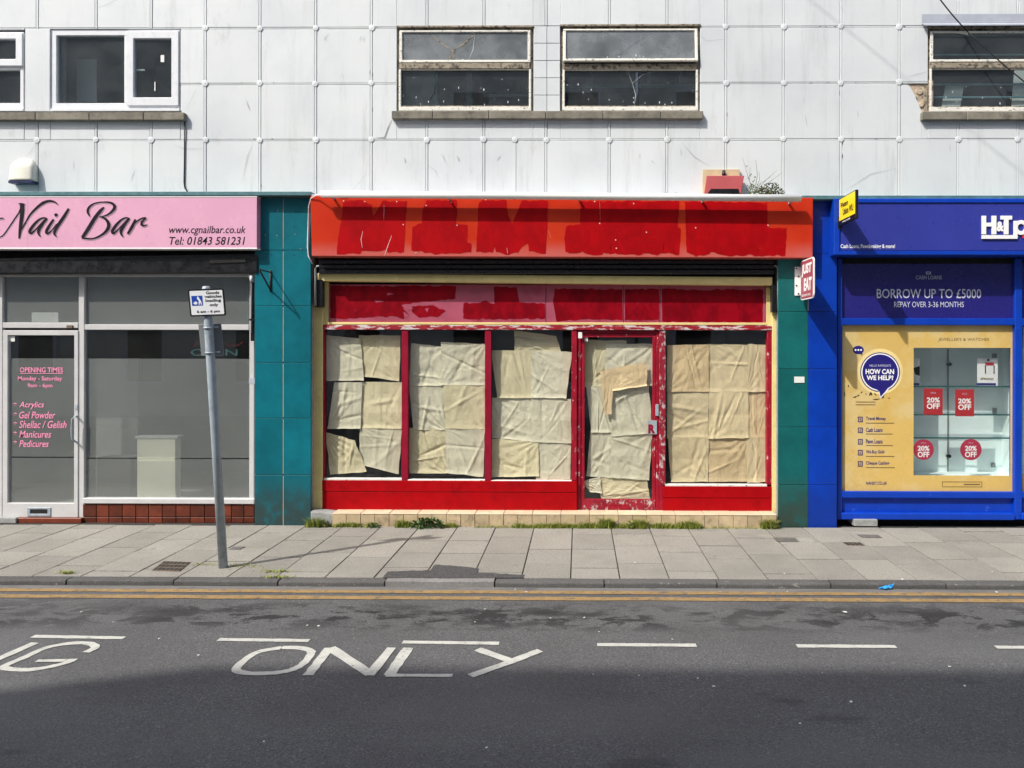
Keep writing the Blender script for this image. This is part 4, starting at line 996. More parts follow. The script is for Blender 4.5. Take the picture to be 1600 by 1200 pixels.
SH = [
 # first pane from the left pillar
 ([(511, 524), (563, 530), (568, 594), (507.5, 594)], .012, g_, 'creased grey paper sheet at the upper left of the first red framed pane'),
 ([(562, 524), (625, 525), (623, 595), (562, 586)], .022, c_, 'cream paper sheet at the upper right of the first red framed pane'),
 ([(523, 598), (565, 598), (563, 669), (513, 669)], .006, g_, 'narrow grey paper sheet hanging askew halfway down the first red framed pane'),
 ([(565, 597), (627.5, 598), (626.5, 669), (565, 668)], .018, c_, 'cream paper sheet halfway down the first red framed pane on its right side'),
 ([(509, 676), (554, 688), (572, 736), (517, 741)], .004, c_, 'torn drooping cream paper sheet at the bottom left corner of the first pane'),
 ([(564, 668), (627, 669), (622, 740), (561, 724)], .014, g_, 'pale grey paper sheet at the bottom right of the first red framed pane'),
 # second pane
 ([(644, 537), (698, 543), (698, 602), (640, 602)], .018, g_, 'stained grey paper sheet at the upper left of the second red framed pane'),
 ([(690, 535), (757.5, 538), (757.5, 601), (690, 601)], .010, g_, 'smooth grey paper sheet at the upper right of the second red framed pane'),
 ([(640, 602), (695, 602), (695, 671), (647, 671)], .014, g_, 'wrinkled grey paper sheet halfway down the second red framed pane'),
 ([(694, 602), (757, 601), (756.5, 669.5), (697, 669)], .006, c_, 'cream paper sheet halfway down the second red framed pane beside the mullion'),
 ([(640, 669), (698, 672), (698, 738.5), (640, 738.5)], .012, c_, 'crumpled cream paper sheet at the bottom left of the second red framed pane'),
 ([(697, 671), (757, 670), (754, 744), (698, 738)], .006, g_, 'grey paper sheet with a dangling corner at the bottom of the second pane'),
 # third pane
 ([(805, 516.5), (868, 525), (876, 552), (805, 552)], .024, c_, 'curling cream paper sheet topmost in the third red framed pane'),
 ([(768.5, 548), (833, 548), (832.5, 621), (778, 621)], .014, c_, 'cream paper sheet below the curling one in the third pane, on the left'),
 ([(831, 548), (892.5, 551), (884, 622), (831, 620)], .008, g_, 'grey paper sheet at the upper right of the third red framed pane'),
 ([(770, 622), (832, 620), (832, 689), (769, 683)], .016, g_, 'badly wrinkled grey paper sheet halfway down the third pane on the left'),
 ([(831, 622), (891, 624), (891.5, 691.5), (831, 690)], .010, g_, 'grey paper sheet halfway down the third pane beside the red door'),
 ([(769.5, 686), (840, 690.5), (841, 743), (769, 745)], .004, c_, 'folded cream paper sheet at the bottom left of the third red framed pane'),
 ([(839, 691), (891.5, 691), (890, 748), (838, 750)], .012, g_, 'grey paper sheet at the bottom right of the third pane beside the red door'),
 # door
 ([(914, 532), (978, 533), (962, 604), (914.5, 604)], .026, c_, 'cream paper sheet at the top left of the red door glass'),
 ([(948, 537), (1018.5, 538), (1018, 602), (945, 602)], .018, g_, 'grey paper sheet with diagonal creases at the top right of the red door glass'),
 ([(938, 580), (959, 578), (955.5, 646.5), (944.5, 646.5)], .005, M['porange'], 'narrow buff paper strip hanging down the middle of the red door glass'),
 ([(948, 577), (1010, 567), (1010, 602.5), (958, 610)], .001, M['porange'], 'small buff paper patch tilted across the upper red door glass'),
 ([(917, 604), (957, 604), (957, 675), (924, 675)], .020, g_, 'pale grey paper sheet at the left of the red door glass, halfway down'),
 ([(957, 608), (1013, 600), (1018, 676.5), (956, 681)], .010, g_, 'bulging grey paper sheet under the buff patch on the red door glass'),
 ([(923, 674), (957.5, 675), (957.5, 746), (917, 743)], .018, g_, 'narrow grey paper sheet low down on the left of the red door glass'),
 ([(956, 680), (1018, 676), (1013, 749.5), (955, 745)], .012, g_, 'grey paper sheet low down on the right of the red door glass'),
 ([(910, 752), (937, 745), (940, 770), (922, 768)], .006, g_, 'small rounded grey paper scrap at the bottom left of the red door glass'),
 ([(936, 746), (1009, 750), (1015, 779.5), (941, 779)], .016, c_, 'cream paper sheet at the very bottom of the red door glass'),
]
bigc = [(1043, 1106.5), (1107.5, 1168.5), (1167.5, 1198)]; bigr = [(539, 611), (612, 683), (683, 751.5)]
nmr = ('top row', 'middle row', 'bottom row'); nmc = ('left column', 'middle column', 'narrow right column')
for j in range(3):
    for i in range(3):
        a, b = bigc[i]; y0, y1 = bigr[j]
        SH.append(([(a+rnd.uniform(-.5, 1.5), y0+rnd.uniform(-1, 2)), (b, y0+rnd.uniform(-1, 2)), (b+rnd.uniform(-2, .5), y1), (a+(6 if (i, j) == (0, 2) else 0), y1+rnd.uniform(0, 2))], .004+.006*((i+j) % 2), t_ if (i+j) % 3 else M['porange'],
                   'tan paper sheet, %s, %s, in the wide pane right of the door' % (nmr[j], nmc[i])))
for k, (c4, dy, m_, lb) in enumerate(SH):
    paper_sheet(c4, YP+dy*1.5-(.02 if 'buff' in lb and 'under' not in lb else 0), m_, k, lb, amp=.35 if 'buff' in lb and 'under' not in lb else .55 if 'narrow right' in lb else 1.6 if 'wrinkled' in lb or 'crump' in lb or 'bulg' in lb or 'torn' in lb else 1)

# ================================================================== the blue pawnbroker's shop
ps = thing('pawnbroker_shopfront', (W(1450, 815, .12).x, .12, 0), 'blue pawnbroker shopfront with a yellow poster window of glass shelves', 'shopfront')
YB = -.13
fb = pb('fascia_board', 1303, 310, 1760, 398.5, YB, .09, M['bluep'], ps, .004)
pb('fascia_face', 1314, 317.5, 1760, 391.5, YB-.004, YB-.0005, M['bluefas'], fb, .001)
pring('fascia_rim', (1303.5, 310.5, 1770, 398), (1312, 316.5, 1762, 393), YB-.016, YB-.0005, M['bluep'], fb, .003)
YL = YB-.0075
def blk(name, r, m_=None): return pb(name, *r, YL-.012, YL, m_ or M['white'], fb, .002)
def letters(name, polys):                   # raised letters, each one outline
    return [poly(name, [W(x, y, YL-.012) for x, y in p], (0, .012, 0), M['white'], fb) for p in polys]
letters('letter', [[(1534.5, 337), (1541, 337), (1541, 347.8), (1550, 347.8), (1550, 337), (1557, 337), (1557, 366), (1550, 366), (1550, 353.8), (1541, 353.8), (1541, 366), (1534.5, 366)],
                   [(1564, 337), (1581.5, 337), (1581.5, 343), (1576, 343), (1576, 366), (1569.2, 366), (1569.2, 343), (1564, 343)]])
txt('letter', '&', (1557, 346, 1569, 361.5), YL-.006, M['white'], fb, .05)
def pee():
    o, i = [], []
    for k in range(24):
        a = 2*math.pi*k/24; o.append((1595.8+11*math.cos(a), 355.3+11.6*math.sin(a))); i.append((1595.8+5.4*math.cos(a), 355.3+5.8*math.sin(a)))
    n = 24; P_ = [W(x, y, YL-.012) for x, y in o+i]; v = P_+[p+Vector((0, .012, 0)) for p in P_]
    f = []
    for k in range(n):
        m = (k+1) % n; f += [(k, m, n+m, n+k), (2*n+k, 3*n+k, 3*n+m, 2*n+m), (k, 2*n+k, 2*n+m, m), (n+k, n+m, 3*n+m, 3*n+k)]
    mk('letter', v, f, M['white'], fb)
pee()
poly('underline', [W(x, y, YL-.0135) for x, y in [(1584.3, 345), (1590, 345), (1590, 373), (1534.5, 373), (1534.5, 367.3), (1584.3, 367.3)]], (0, .012, 0), M['white'], fb)
disc('dot', W(1601, 370, YL), .026, YL-.012, YL, P('red dot', S(230, 60, 60), .4), fb, 18)
txt('letter', 'awnbrokers', (1609, 345, 1720, 367), YL-.006, M['white'], fb, .03)
txt('lettering', 'Cash Loans, Pawnbroking & more!', (1313.5, 381.5, 1398.5, 389.5), YL+.0025, M['white'], fb, .02)
YF = .11
pb('void', 1308, 396, 1760, 412, .0+.09, .12, M['blackmatt'], ps, 0)
pb('upper_panel', 1313, 404, 1588, 498.5, YF-.01, YF+.02, M['navy'], ps, 0)
YT = YF-.0125
txt('lettering', 'CASH LOANS', (1431, 430.5, 1471.5, 436.5), YT, M['letdim'], ps); txt('lettering', 'BORROW UP TO £5000', (1370, 451.5, 1533, 466), YT, M['letdim'], ps, .004)
txt('lettering', 'REPAY OVER 3-36 MONTHS', (1397, 471.3, 1506, 480), YT, M['letdim'], ps, .004)
pring('coin_icon', (1447, 424.3, 1454.5, 428.7), (1448.5, 425.6, 1453, 427.4), YT-.001, YT+.001, M['letdim'], ps, 0)
YR = YF-.05
for a, b in ((1308.4, 1316), (1586, 1597.5)): pb('mullion', a, 404, b, 812, YR, YF+.06, M['bluep'], ps, .005)
pb('transom', 1316, 497.5, 1586, 508, YR+.002, YF+.06, M['bluep'], ps, .005); pb('transom', 1597.5, 497.5, 1760, 509, YR+.002, YF+.06, M['bluep'], ps, .005)
for a, b in ((1316, 1586), (1597.5, 1760)):
    pb('bottom_rail', a, 768.5, b, 778.5, YR+.002, YF+.06, M['bluep'], ps, .005)
    pb('stall_panel', a, 778, b, 805, YF-.005, YF+.05, M['bluep'], ps, 0)
    pb('plinth_rail', a, 802.5, b, 812.5, YR-.03, YF+.06, M['bluep'], ps, .006)
pb('upper_panel', 1597.5, 404, 1760, 498.5, YF-.01, YF+.02, M['navy'], ps, 0)
pb('under_void', 1308, 811, 1760, 826, YF+.09, YF+.1, M['blackmatt'], ps, 0)
pb('support_block', 1335, 812, 1371.5, 822.5, YF-.12, YF+.08, M['concrete'], ps, .004)
# poster window
YG = YF+.0
pb('window_pane', 1316, 508, 1586, 768.5, YG+.004, YG+.01, M['shopglass'], ps, 0)
po = pring('poster_film', (1316, 508, 1586, 768), (1427.5, 543.5, 1579, 743), YG-.0015, YG+.0025, M['yellowfilm'], ps, 0); po['label'] = 'yellow poster film framing the glass shelves'
YP2 = YG-.0030
pcx, pcy = 1375, 581.5
def circ(name, cx, cy, r, m_, par, dy): return disc(name, W(cx, cy, YG), r/148, YP2-dy, YP2-dy+.0008, m_, par, 40)
palef = P('pale film ring', S(236, 214, 150), .4)
disc('halo', W(1375, 580.5, YG), 36/148, YP2+.0004, YP2+.001, palef, po, 40)
circ('speech_disc', pcx, pcy, 31.3, M['navyprint'], po, .0003); circ('speech_disc', pcx, pcy, 29.8, M['white'], po, .0008); circ('speech_disc', pcx, pcy, 27.9, M['navyprint'], po, .0013)
poly('speech_tail', [W(x, y, YP2-.0018) for x, y in [(1368, 607), (1389, 604), (1383, 612), (1376, 620), (1374, 612)]], (0, .0005, 0), M['navyprint'], po)
poly('speech_tail', [W(x, y, YP2-.0008) for x, y in [(1372, 609), (1392, 604), (1385, 613), (1375.5, 622.5)]], (0, .0005, 0), M['white'], po)
ZT = YP2-.0019
txt('lettering', 'HELLO RAMSGATE', (1358.5, 569.5, 1392, 573), ZT, M['letdim'], po)
txt('lettering', 'HOW CAN', (1352.5, 576.5, 1397, 584.7), ZT, M['white'], po, .035); txt('lettering', 'WE HELP?', (1354, 586.5, 1396, 594), ZT, M['white'], po, .035)
disc('speech_bubble', W(1341, 546.8, YG), 8.6/148, YP2, YP2+.0008, M['navyprint'], po, 24, 0, 6.6/148)
poly('speech_tail', [W(x, y, YP2-.0002) for x, y in [(1342, 552), (1347, 551), (1347.5, 555)]], (0, .0005, 0), M['navyprint'], po)
for x in (1336.6, 1341, 1345.2): disc('dot', W(x, 546.8, YG), .0105, YP2-.0006, YP2-.0001, M['white'], po, 10)
for body, y, ic in (('Travel Money', 654.5, '€'), ('Cash Loans', 671.5, '£'), ('Pawn Loans', 689.5, '£'), ('We Buy Gold', 706.5, '£'), ('Cheque Cashing', 724, '£')):
    w_ = 4.2*len(body)*.62
    txt('lettering', body, (1353, y-3.3, 1353+w_, y+3.6), YP2, M['navyprint'], po, .02)
    pring('icon', (1340.5, y-3.5, 1348, y+5), (1341.8, y-2.2, 1346.7, y+3.7), YP2-.0005, YP2, M['navyprint'], po, 0); txt('icon', ic, (1343, y-1.2, 1345.8, y+2.8), YP2, M['navyprint'], po, .02)
    pb('small_print', 1353, y+6, 1353+rnd.uniform(38, 46), y+7.2, YP2, YP2+.0005, M['greyprint'], po, 0)
for y in (627.5, 631.8): pb('small_print', 1337, y, 1368, y+1.2, YP2, YP2+.0005, M['greyprint'], po, 0)
txt('lettering', 'HANDT.CO.UK', (1353.5, 752.5, 1386, 757.5), YP2, M['navyprint'], po, .02)
txt('lettering', 'JEWELLERY & WATCHES', (1466, 528, 1545.5, 534), YP2, M['greyprint'], po)
pring('print_box', (1472, 752.5, 1534.5, 761), (1472.8, 753.3, 1533.7, 760.2), YP2-.0005, YP2, M['greyprint'], po, 0); pb('small_print', 1506, 756, 1531, 757.8, YP2, YP2+.0005, M['greyprint'], po, 0)
# scraped letters under the disc
sm = []
for x, y, dx, dy in ((1325.5, 601, .5, 4), (1333, 621, 6, -2), (1339, 618.5, 4, -1.5), (1345, 614, 2, -2.5), (1352, 614.5, 2, 1.5), (1358, 618, 3, -6), (1361, 613, 1, 5), (1366, 614, 3, 3), (1364, 624, 10, -1), (1378, 622, 3, -4), (1388, 621.5, 2, .3), (1319.5, 612, .3, 8)):
    sm.append([(x, y), (x+dx*.5, y+dy*.5+.4), (x+dx, y+dy)])
crack('scraped_print', sm, YP2, M['black'], po, .012)
# cabinet behind the glass
YC2 = YG+.42
room('display_cabinet', W(1420, 640, YG).x, W(1600, 640, YG).x, YG+.02, YC2, W(1500, 745, YG).z-.01, W(1500, 540, YG).z, M['mint'], ps)['label'] = 'pale green display cabinet behind the poster window'
for y in (604, 648, 684.3):
    z = W(1500, y, YG+.06).z
    bx('shelf', W(1421, 640, YG).x, W(1598, 640, YG).x, YG+.06, YC2-.01, z-.004, z+.004, M['shelf'] if False else M['shopglass'], ps, 0)
    bx('shelf_edge', W(1421, 640, YG).x, W(1598, 640, YG).x, YG+.055, YG+.06, z-.0075, z+.0075, M['shelf'], ps, 0)
pb('door_gap', 1480.6, 545, 1482.4, 742, YC2-.012, YC2-.004, M['steeldark'], ps, 0)
for x, y in ((1481, 569), (1480, 712)): disc('cabinet_lock', W(x, y, YC2), .026, YC2-.05, YC2-.013, M['black'], ps, 12, .003, .02)
for x, y in ((1555, 641), (1553, 727), (1555, 556)):
    pb('shelf_clip', x-3, y-3.5, x+3, y+3.5, YC2-.03, YC2-.001, M['steeldark'], ps, .004)
def sale(name, lb, c4, mt, round_=None):
    Y = YG+.013
    if round_:
        cx, cy, r = round_; c = W(cx, cy, Y); t = disc(name, c, r/148, Y, Y+.001, mt, None, 36)
        a0, a1 = cx-9.2, cx+9.2; yy = cy-6
    else:
        t = pb(name, *c4, Y, Y+.001, mt, None, 0); a0, a1 = c4[0]+4.5, c4[2]-4.5; yy = c4[1]+14
    tag(t, lb, 'sale poster', 'sale posters on the pawnbroker window')
    txt('lettering', '20%', (a0, yy, a1, yy+8), Y-.0012, M['white'], t, .03); txt('lettering', 'OFF', (a0, yy+9.2, a1, yy+18), Y-.0012, M['white'], t, .03)
    m = (a0+a1)/2; txt('lettering', 'SALE', (m-4, yy-8.5 if not round_ else yy-5.5, m+4, yy-6 if not round_ else yy-3.5), Y-.0012, M['letdim'], t)
sale('sale_poster', 'left one of the two square red posters reading 20% OFF', (1443.5, 607, 1473, 648), M['redposter'])
sale('sale_poster', 'right one of the two square red posters reading 20% OFF', (1492.5, 608.5, 1522, 650.5), M['redposter'])
sale('sale_poster', 'round red sale sticker touching the yellow film at the left', None, M['rosedisc'], (1443, 702.5, 16.3))
sale('sale_poster', 'round red sale sticker standing free on the right side of the glass', None, M['rosedisc'], (1517, 702.5, 16.8))
sp = thing('offer_card', (W(1542, 602, YG+.1).x, YG+.1, W(1542, 602, YG+.1).z), 'white offer card with a red and black table drawing on the top shelf', 'card')
pb('card', 1527, 560, 1559, 603, YG+.1, YG+.104, M['paperwhite'], sp, 0); pb('card_foot', 1526, 598.5, 1556, 602, YG+.096, YG+.0995, M['navyprint'], sp, 0)
pb('picture', 1539.5, 566.5, 1553, 571, YG+.098, YG+.0995, M['redposter'], sp, 0); 
for x in (1539, 1552.5): pb('picture', x, 571.3, x+1.6, 584, YG+.098, YG+.0995, M['black'], sp, 0)
pb('picture', 1542.5, 560.8, 1546, 564.5, YG+.098, YG+.0995, M['black'], sp, 0)
txt('lettering', 'SPREAD', (1532, 590.3, 1552.5, 593.6), YG+.098, M['greyprint'], sp, .02)
s2 = thing('offer_card', (W(1431, 602, YG+.1).x, YG+.1, W(1431, 602, YG+.1).z), 'white offer card half hidden by the yellow film on the top shelf', 'card')
pb('card', 1405, 560, 1437, 603, YG+.1, YG+.104, M['paperwhite'], s2, 0); pb('card_foot', 1408, 598.5, 1436.5, 602, YG+.096, YG+.0995, M['navyprint'], s2, 0)
pq('picture', [(1427, 575), (1437, 572), (1437, 587), (1430, 585)], YG+.098, YG+.0995, M['black'], s2, 0)
# the next bay along
pb('window_pane', 1597.5, 509, 1760, 768.5, YG+.004, YG+.01, M['shopglass'], ps, 0)
room('display_cabinet', W(1601, 640, YG).x, W(1780, 640, YG).x, YG+.02, YC2, W(1500, 766, YG).z, W(1500, 510, YG).z, M['mint'], ps)
pb('poster_film', 1597.5, 741, 1760, 768, YG-.0015, YG+.0025, M['yellowfilm'], ps, 0)
room('room_interior', W(1310, 600, .3).x, W(1765, 600, .3).x, YC2+.01, 3, -.02, 3.0, M['room'], ps)

# ================================================================== signs that stick out
def sideface(xw, yfar, ynear, zb, ztop, dy=0.):
    return lambda u, v: (xw, yfar+(ynear-yfar)*u, zb+(ztop-zb)*v)
# yellow money sign
X0 = W(1310.5, 330, -.14).x; yf_, yn_ = -.15, -.62
za, zt_, zb_ = W(1310.5, 346, -.15).z, W(1310.5, 311, -.15).z, W(1310.5, 353.5, -.15).z
ws_ = thing('projecting_sign', (X0+.03, -.14, zb_), 'yellow and black projecting sign above the blue shop', 'sign')
bx('sign_box', X0, X0+.028, yn_, yf_, zb_, zt_, M['signblack'], ws_, .004)
pt = bx('sign_face', X0-.003, X0-.0005, yn_+.012, yf_-.012, za, zt_-.012, M['yellow'], ws_, 0)
fn = lambda u, v: (X0-.0042, (yf_-.02)+((yn_+.02)-(yf_-.02))*u, za+(zt_-.012-za)*v)
txtm('lettering', 'Western', fn, .08, .56, .58, .82, M['signblack'], ws_, .03, 0); txtm('lettering', 'Union WU', fn, .24, .18, .92, .50, M['signblack'], ws_, .035)
fn2 = lambda u, v: (X0-.0025, (yf_-.02)+((yn_+.02)-(yf_-.02))*u, zb_+(za-zb_)*v)
txtm('lettering', 'money transfer', fn2, .2, .3, .72, .75, M['white'], ws_, .02)
bx('fixing_plate', X0-.01, X0+.035, -.148, -.131, zb_-.03, zb_+.1, M['signblack'], ws_, .002)
# red projecting sign
X1 = W(1251, 440, -.04).x; zt1, zb1 = W(1251, 408.5, -.04).z, W(1251, 469.5, -.04).z
je = thing('projecting_sign', (X1, -.03, zb1), 'dull red projecting sign with white bubble lettering beside the blue pillar', 'sign')
yf1, yn1 = -.04, -.47
def rrect(y0, y1, z0, z1, r, x):
    out = []
    for cy, cz, a0 in ((y0+r, z0+r, 180), (y1-r, z0+r, 270), (y1-r, z1-r, 0), (y0+r, z1-r, 90)):
        for k in range(5): a = R(a0+k*22.5); out.append((x, cy+r*math.cos(a), cz+r*math.sin(a)))
    return out
poly('sign_plate', rrect(yn1, yf1, zb1, zt1, .045, X1), (.014, 0, 0), M['white'], je)
poly('sign_face', rrect(yn1+.014, yf1-.012, zb1+.012, zt1-.012, .034, X1-.0022), (.002, 0, 0), M['justred'], je)
fn = lambda u, v: (X1-.0035, yf1+(yn1-yf1)*u, zb1+(zt1-zb1)*v)
txtm('lettering', 'JUST', fn, .10, .57, .90, .89, M['white'], je, .05, .08); txtm('lettering', 'EAT', fn, .28, .21, .90, .53, M['white'], je, .05, .06)
txtm('lettering', 'ORDER TAKEAWAY ONLINE', fn, .10, .08, .80, .135, M['white'], je, .02)
w0, w1 = W(1242, 440, -.012).x, X1+.012
bx('wall_plate', w0, w1, -.012, -.0015, W(1246, 462, 0).z, W(1246, 417, 0).z, M['white'], je, .002)
for x, y in ((1244.3, 419.5), (1247.5, 432), (1244.3, 446), (1247.5, 459)): disc('bolt', W(x, y, -.012), .008, -.019, -.0125, M['black'], je, 8)

# ================================================================== leaning loading sign at the kerb
b = G(349.5, 886, 0); yt = b.y-.30
tp = W(322, 447, yt)
ax = (tp-b).normalized()
pole_at = lambda t: b.lerp(tp, t)
sg = thing('loading_sign', tuple(b), 'leaning grey pole with a small white goods vehicle loading sign', 'street sign')
tube('pole', [b-Vector((0, 0, .05)), pole_at(.5), pole_at(.99), pole_at(1.0)], [.0365, .0355, .0345, .024], M['steel'], sg, 18)
sd = (W(345, 445, yt)-W(300, 446.6, yt)).normalized(); zd = ax
nrm = Vector((0, -1, 0)); nrm = (nrm-ax*nrm.dot(ax)); nrm = (nrm-sd*nrm.dot(sd)).normalized()
cS = W(323.3, 472.7, pole_at(.942).y-.045)
kk = (CAM.y*-1+cS.y)/F                     # metres per photo pixel at the plate
hw, hh = 28.3*kk, 21.4*kk
upv = sd.cross(nrm); upv = upv if upv.z > 0 else -upv
def rr2(hw_, hh_, r, off):
    out = []
    for sx, sy, a0 in ((1, 1, 0), (-1, 1, 90), (-1, -1, 180), (1, -1, 270)):
        for k in range(5):
            a = R(a0+k*22.5); out.append(cS+nrm*off+sd*(sx*(hw_-r)+r*math.cos(a))+upv*(sy*(hh_-r)+r*math.sin(a)))
    return out
poly('plate', rr2(hw, hh, .016, 0), nrm*-.006, M['signblack'], sg); poly('plate_face', rr2(hw-.013, hh-.013, .006, .0012), nrm*-.001, M['signwhite'], sg)
fs = lambda u, v: cS+nrm*.0022+sd*((u*2-1)*hw)+upv*((v*2-1)*hh)
for body, u0, v0, u1, v1 in (('Goods', .50, .80, .87, .91), ('vehicles', .45, .665, .93, .77), ('loading', .47, .49, .90, .625), ('only', .57, .33, .81, .465), ('6 am - 6 pm', .20, .10, .84, .225)):
    txtm('lettering', body, fs, u0, v0, u1, v1, M['signblack'], sg, .03)
poly('symbol_panel', [fs(.085, .40), fs(.39, .40), fs(.39, .76), fs(.085, .76)], nrm*-.0008, M['signblue'], sg)
fs3 = lambda u, v: fs(.085+.305*u, .40+.36*v)+nrm*.0012
poly('symbol', [fs3(*p) for p in ((.52, .90), (.62, .94), (.68, .84), (.74, .7), (.86, .45), (.92, .08), (.82, .08), (.76, .36), (.70, .08), (.60, .08), (.64, .45), (.58, .62), (.50, .60))], nrm*-.0004, M['signwhite'], sg)
poly('symbol', [fs3(*p) for p in ((.12, .25), (.34, .46), (.54, .30), (.42, .10), (.22, .14))], nrm*-.0004, M['signwhite'], sg)
cB = W(330, 531, pole_at(.815).y+.048)
bh, bw = 25.5*kk, 18.5*kk
q = [cB+sd*(sx*bw)+upv*(sy*bh) for sx, sy in ((-1, -1), (1, -1), (1, 1), (-1, 1))]
poly('rear_plate', q, nrm*-.004, M['steeldark'], sg, .002)
for t in (.858, .772):
    p = pole_at(t); v = []; n = 14
    tube('clip', [p-ax*.007, p+ax*.007], .041, M['steel'], sg, 14)
    tube('clip_bolt', [p+sd*.03+nrm*.0, p+sd*.075-nrm*.01], .007, M['steel'], sg, 6)

# ================================================================== things on the wall
al = thing('alarm_box', (W(32, 284, YC).x, YC, W(32, 284, YC).z), 'ivory alarm bell box on the cladding over the nail bar', 'alarm box')
def bell():
    n, m = 9, 12; v, f = [], []
    x0, x1, z0, z1 = rect(13, 246.5, 52.5, 282, YC-.08); cx = (x0+x1)/2
    for j in range(m+1):
        t = j/m; hw_ = (x1-x0)/2*(1-.10*t-.42*max(0, (t-.55)/.45)**2.2); z = z0+(z1-z0)*t; dep = .10*(1-.25*t-.45*max(0, (t-.6)/.4)**2)
        prof = [(-1, 0), (-1, .55), (-.92, .82), (-.7, .97), (0, 1), (.7, .97), (.92, .82), (1, .55), (1, 0)]
        v += [(cx+a*hw_, YC-.004-dep*d, z) for a, d in prof]
    for j in range(m):
        for i in range(n-1): f.append((j*n+i, j*n+i+1, (j+1)*n+i+1, (j+1)*n+i))
        f.append((j*n+n-1, j*n, (j+1)*n, (j+1)*n+n-1))
    f += [tuple(range(n)), tuple(range(m*n, m*n+n))]
    mk('cover', v, f, M['alarmwhite'], al, smooth=True)
    bx('base', x0+.01, x1-.004, YC-.098, YC-.002, z0-.03, z0-.001, M['alarmblue'], al, .004)
bell()
fl = thing('flood_light', (W(1132, 303, YC).x, YC-.1, W(1132, 303, YC).z), 'faded red box light on a tan board above the red sign', 'light')
pb('backboard', 1098, 264.5, 1156, 306, YC-.03, YC-.008, M['tanboard'], fl, .002)
def hood():
    f0 = [W(x, y, YC-.17) for x, y in ((1104, 274.5), (1163, 274.5), (1158, 303), (1100, 303))]; bk = [W(x, y, YC-.032) for x, y in ((1106, 276), (1160, 276), (1155, 306), (1101, 306))]
    i0 = [W(x, y, YC-.172) for x, y in ((1111, 295), (1154, 295), (1156, 304), (1104, 304))]
    mk('hood', f0+bk, [(0,1,2,3), (4,7,6,5), (0,4,5,1), (1,5,6,2), (2,6,7,3), (3,7,4,0)], M['alarmred'], fl, bev=.004)
    mk('lamp_glass', i0+[p+Vector((0, .001, 0)) for p in i0], [(0,1,2,3), (4,7,6,5), (0,4,5,1), (1,5,6,2), (2,6,7,3), (3,7,4,0)], M['black'], fl)
hood()
tube('cable_knob', [W(1131, 268, YC-.04), W(1131, 273, YC-.10)], .02, M['black'], fl, 8)
tag(tube('wall_cable', [W(288.5, 186, YC-.012), W(288.5, 220, YC-.01), W(288, 262, YC-.01), W(287.5, 285, YC-.01), W(288.5, 293, YC-.012), W(293, 300, YC-.02)], .0065, M['rubber']), 'black cable running down the cladding from the left stone sill', 'cable')
def high(px, py):
    p = W(px, py, YC); return p+Vector((-1.10*2.4, -2.4, 1.68*2.4))
tag(tube('overhead_cable', [high(1180, -70), high(1330, 52), high(1480, 175), high(1640, 305)], .0045, M['rubber'], None, 6), 'telephone cable strung high above the pavement, out of the picture', 'cable')
def sag(a, b, d, n=14): return [a.lerp(b, i/n)-Vector((0, 0, d*4*(i/n)*(1-i/n))) for i in range(n+1)]
tag(tube('overhead_cable', sag(W(1455, -20, -.25), W(1512.5, 50, YC-.02), .02), .007, M['rubber'], None, 6), 'thin black wire slanting down to the head of the right hand window', 'cable', 'wires in front of the right window')
tag(tube('overhead_cable', sag(W(1512.5, 50, YC-.025), W(1650, 165, -.15), .03), .007, M['rubber'], None, 6), 'thin black wire crossing the panes of the right hand window', 'cable', 'wires in front of the right window')
br = thing('wall_bracket', (W(423, 455, 0).x, 0, W(423, 455, 0).z), 'rusty triangular hanging bracket on the green pillar', 'bracket')
C_, B_ = W(423, 425.5, 0), W(423, 453.5, 0); T_ = C_+Vector((0, -.27, .0))
bk_m = P('black wrought iron', S(40, 34, 34), .6, .2, 30)
tube('upright', [C_+Vector((0, -.006, .02)), B_+Vector((0, -.006, -.015))], .010, bk_m, br, 8)
tube('arm', [C_+Vector((0, -.004, 0)), T_], .007, bk_m, br, 8); tube('strut', [B_+Vector((0, -.004, 0)), T_+Vector((0, .0, -.012))], .009, bk_m, br, 8)
tube('hook', [T_+Vector((0, 0, .012)), T_+Vector((0, -.012, .0)), T_+Vector((0, -.004, -.03))], .007, bk_m, br, 6)

# ================================================================== plants
def blades(name, n, place, hmin, hmax, mat, wd=.006, seed=0, lean=.6):
    r = random.Random(seed); v, f = [], []
    for i in range(n):
        p = place(r); h = r.uniform(hmin, hmax); a = r.uniform(0, 6.28); ln = r.uniform(.1, lean)*h; w_ = wd*r.uniform(.6, 1.3)
        d = Vector((math.cos(a), math.sin(a), 0)); s = Vector((-d.y, d.x, 0))*w_
        k = len(v); v += [p-s, p+s, p+d*ln*.35+Vector((0, 0, h*.6))+s*.8, p+d*ln*.35+Vector((0, 0, h*.6))-s*.8, p+d*ln+Vector((0, 0, h))]
        f += [(k, k+1, k+2, k+3), (k+3, k+2, k+4)]
    return mk(name, v, f, mat)
segs = [(478, 512, .055, 110), (520, 565, .03, 110), (570, 590, .03, 40), (618, 645, .045, 110), (690, 716, .03, 60), (800, 825, .03, 60), (825, 905, .03, 220), (900, 935, .035, 120), (935, 960, .06, 130), (962, 985, .03, 60), (985, 1012, .055, 130), (1015, 1055, .035, 130), (1055, 1096, .045, 180), (1188, 1216, .06, 120), (740, 800, .015, 50), (1100, 1185, .013, 60)]
def gplace(r):
    return None
vv_all = []
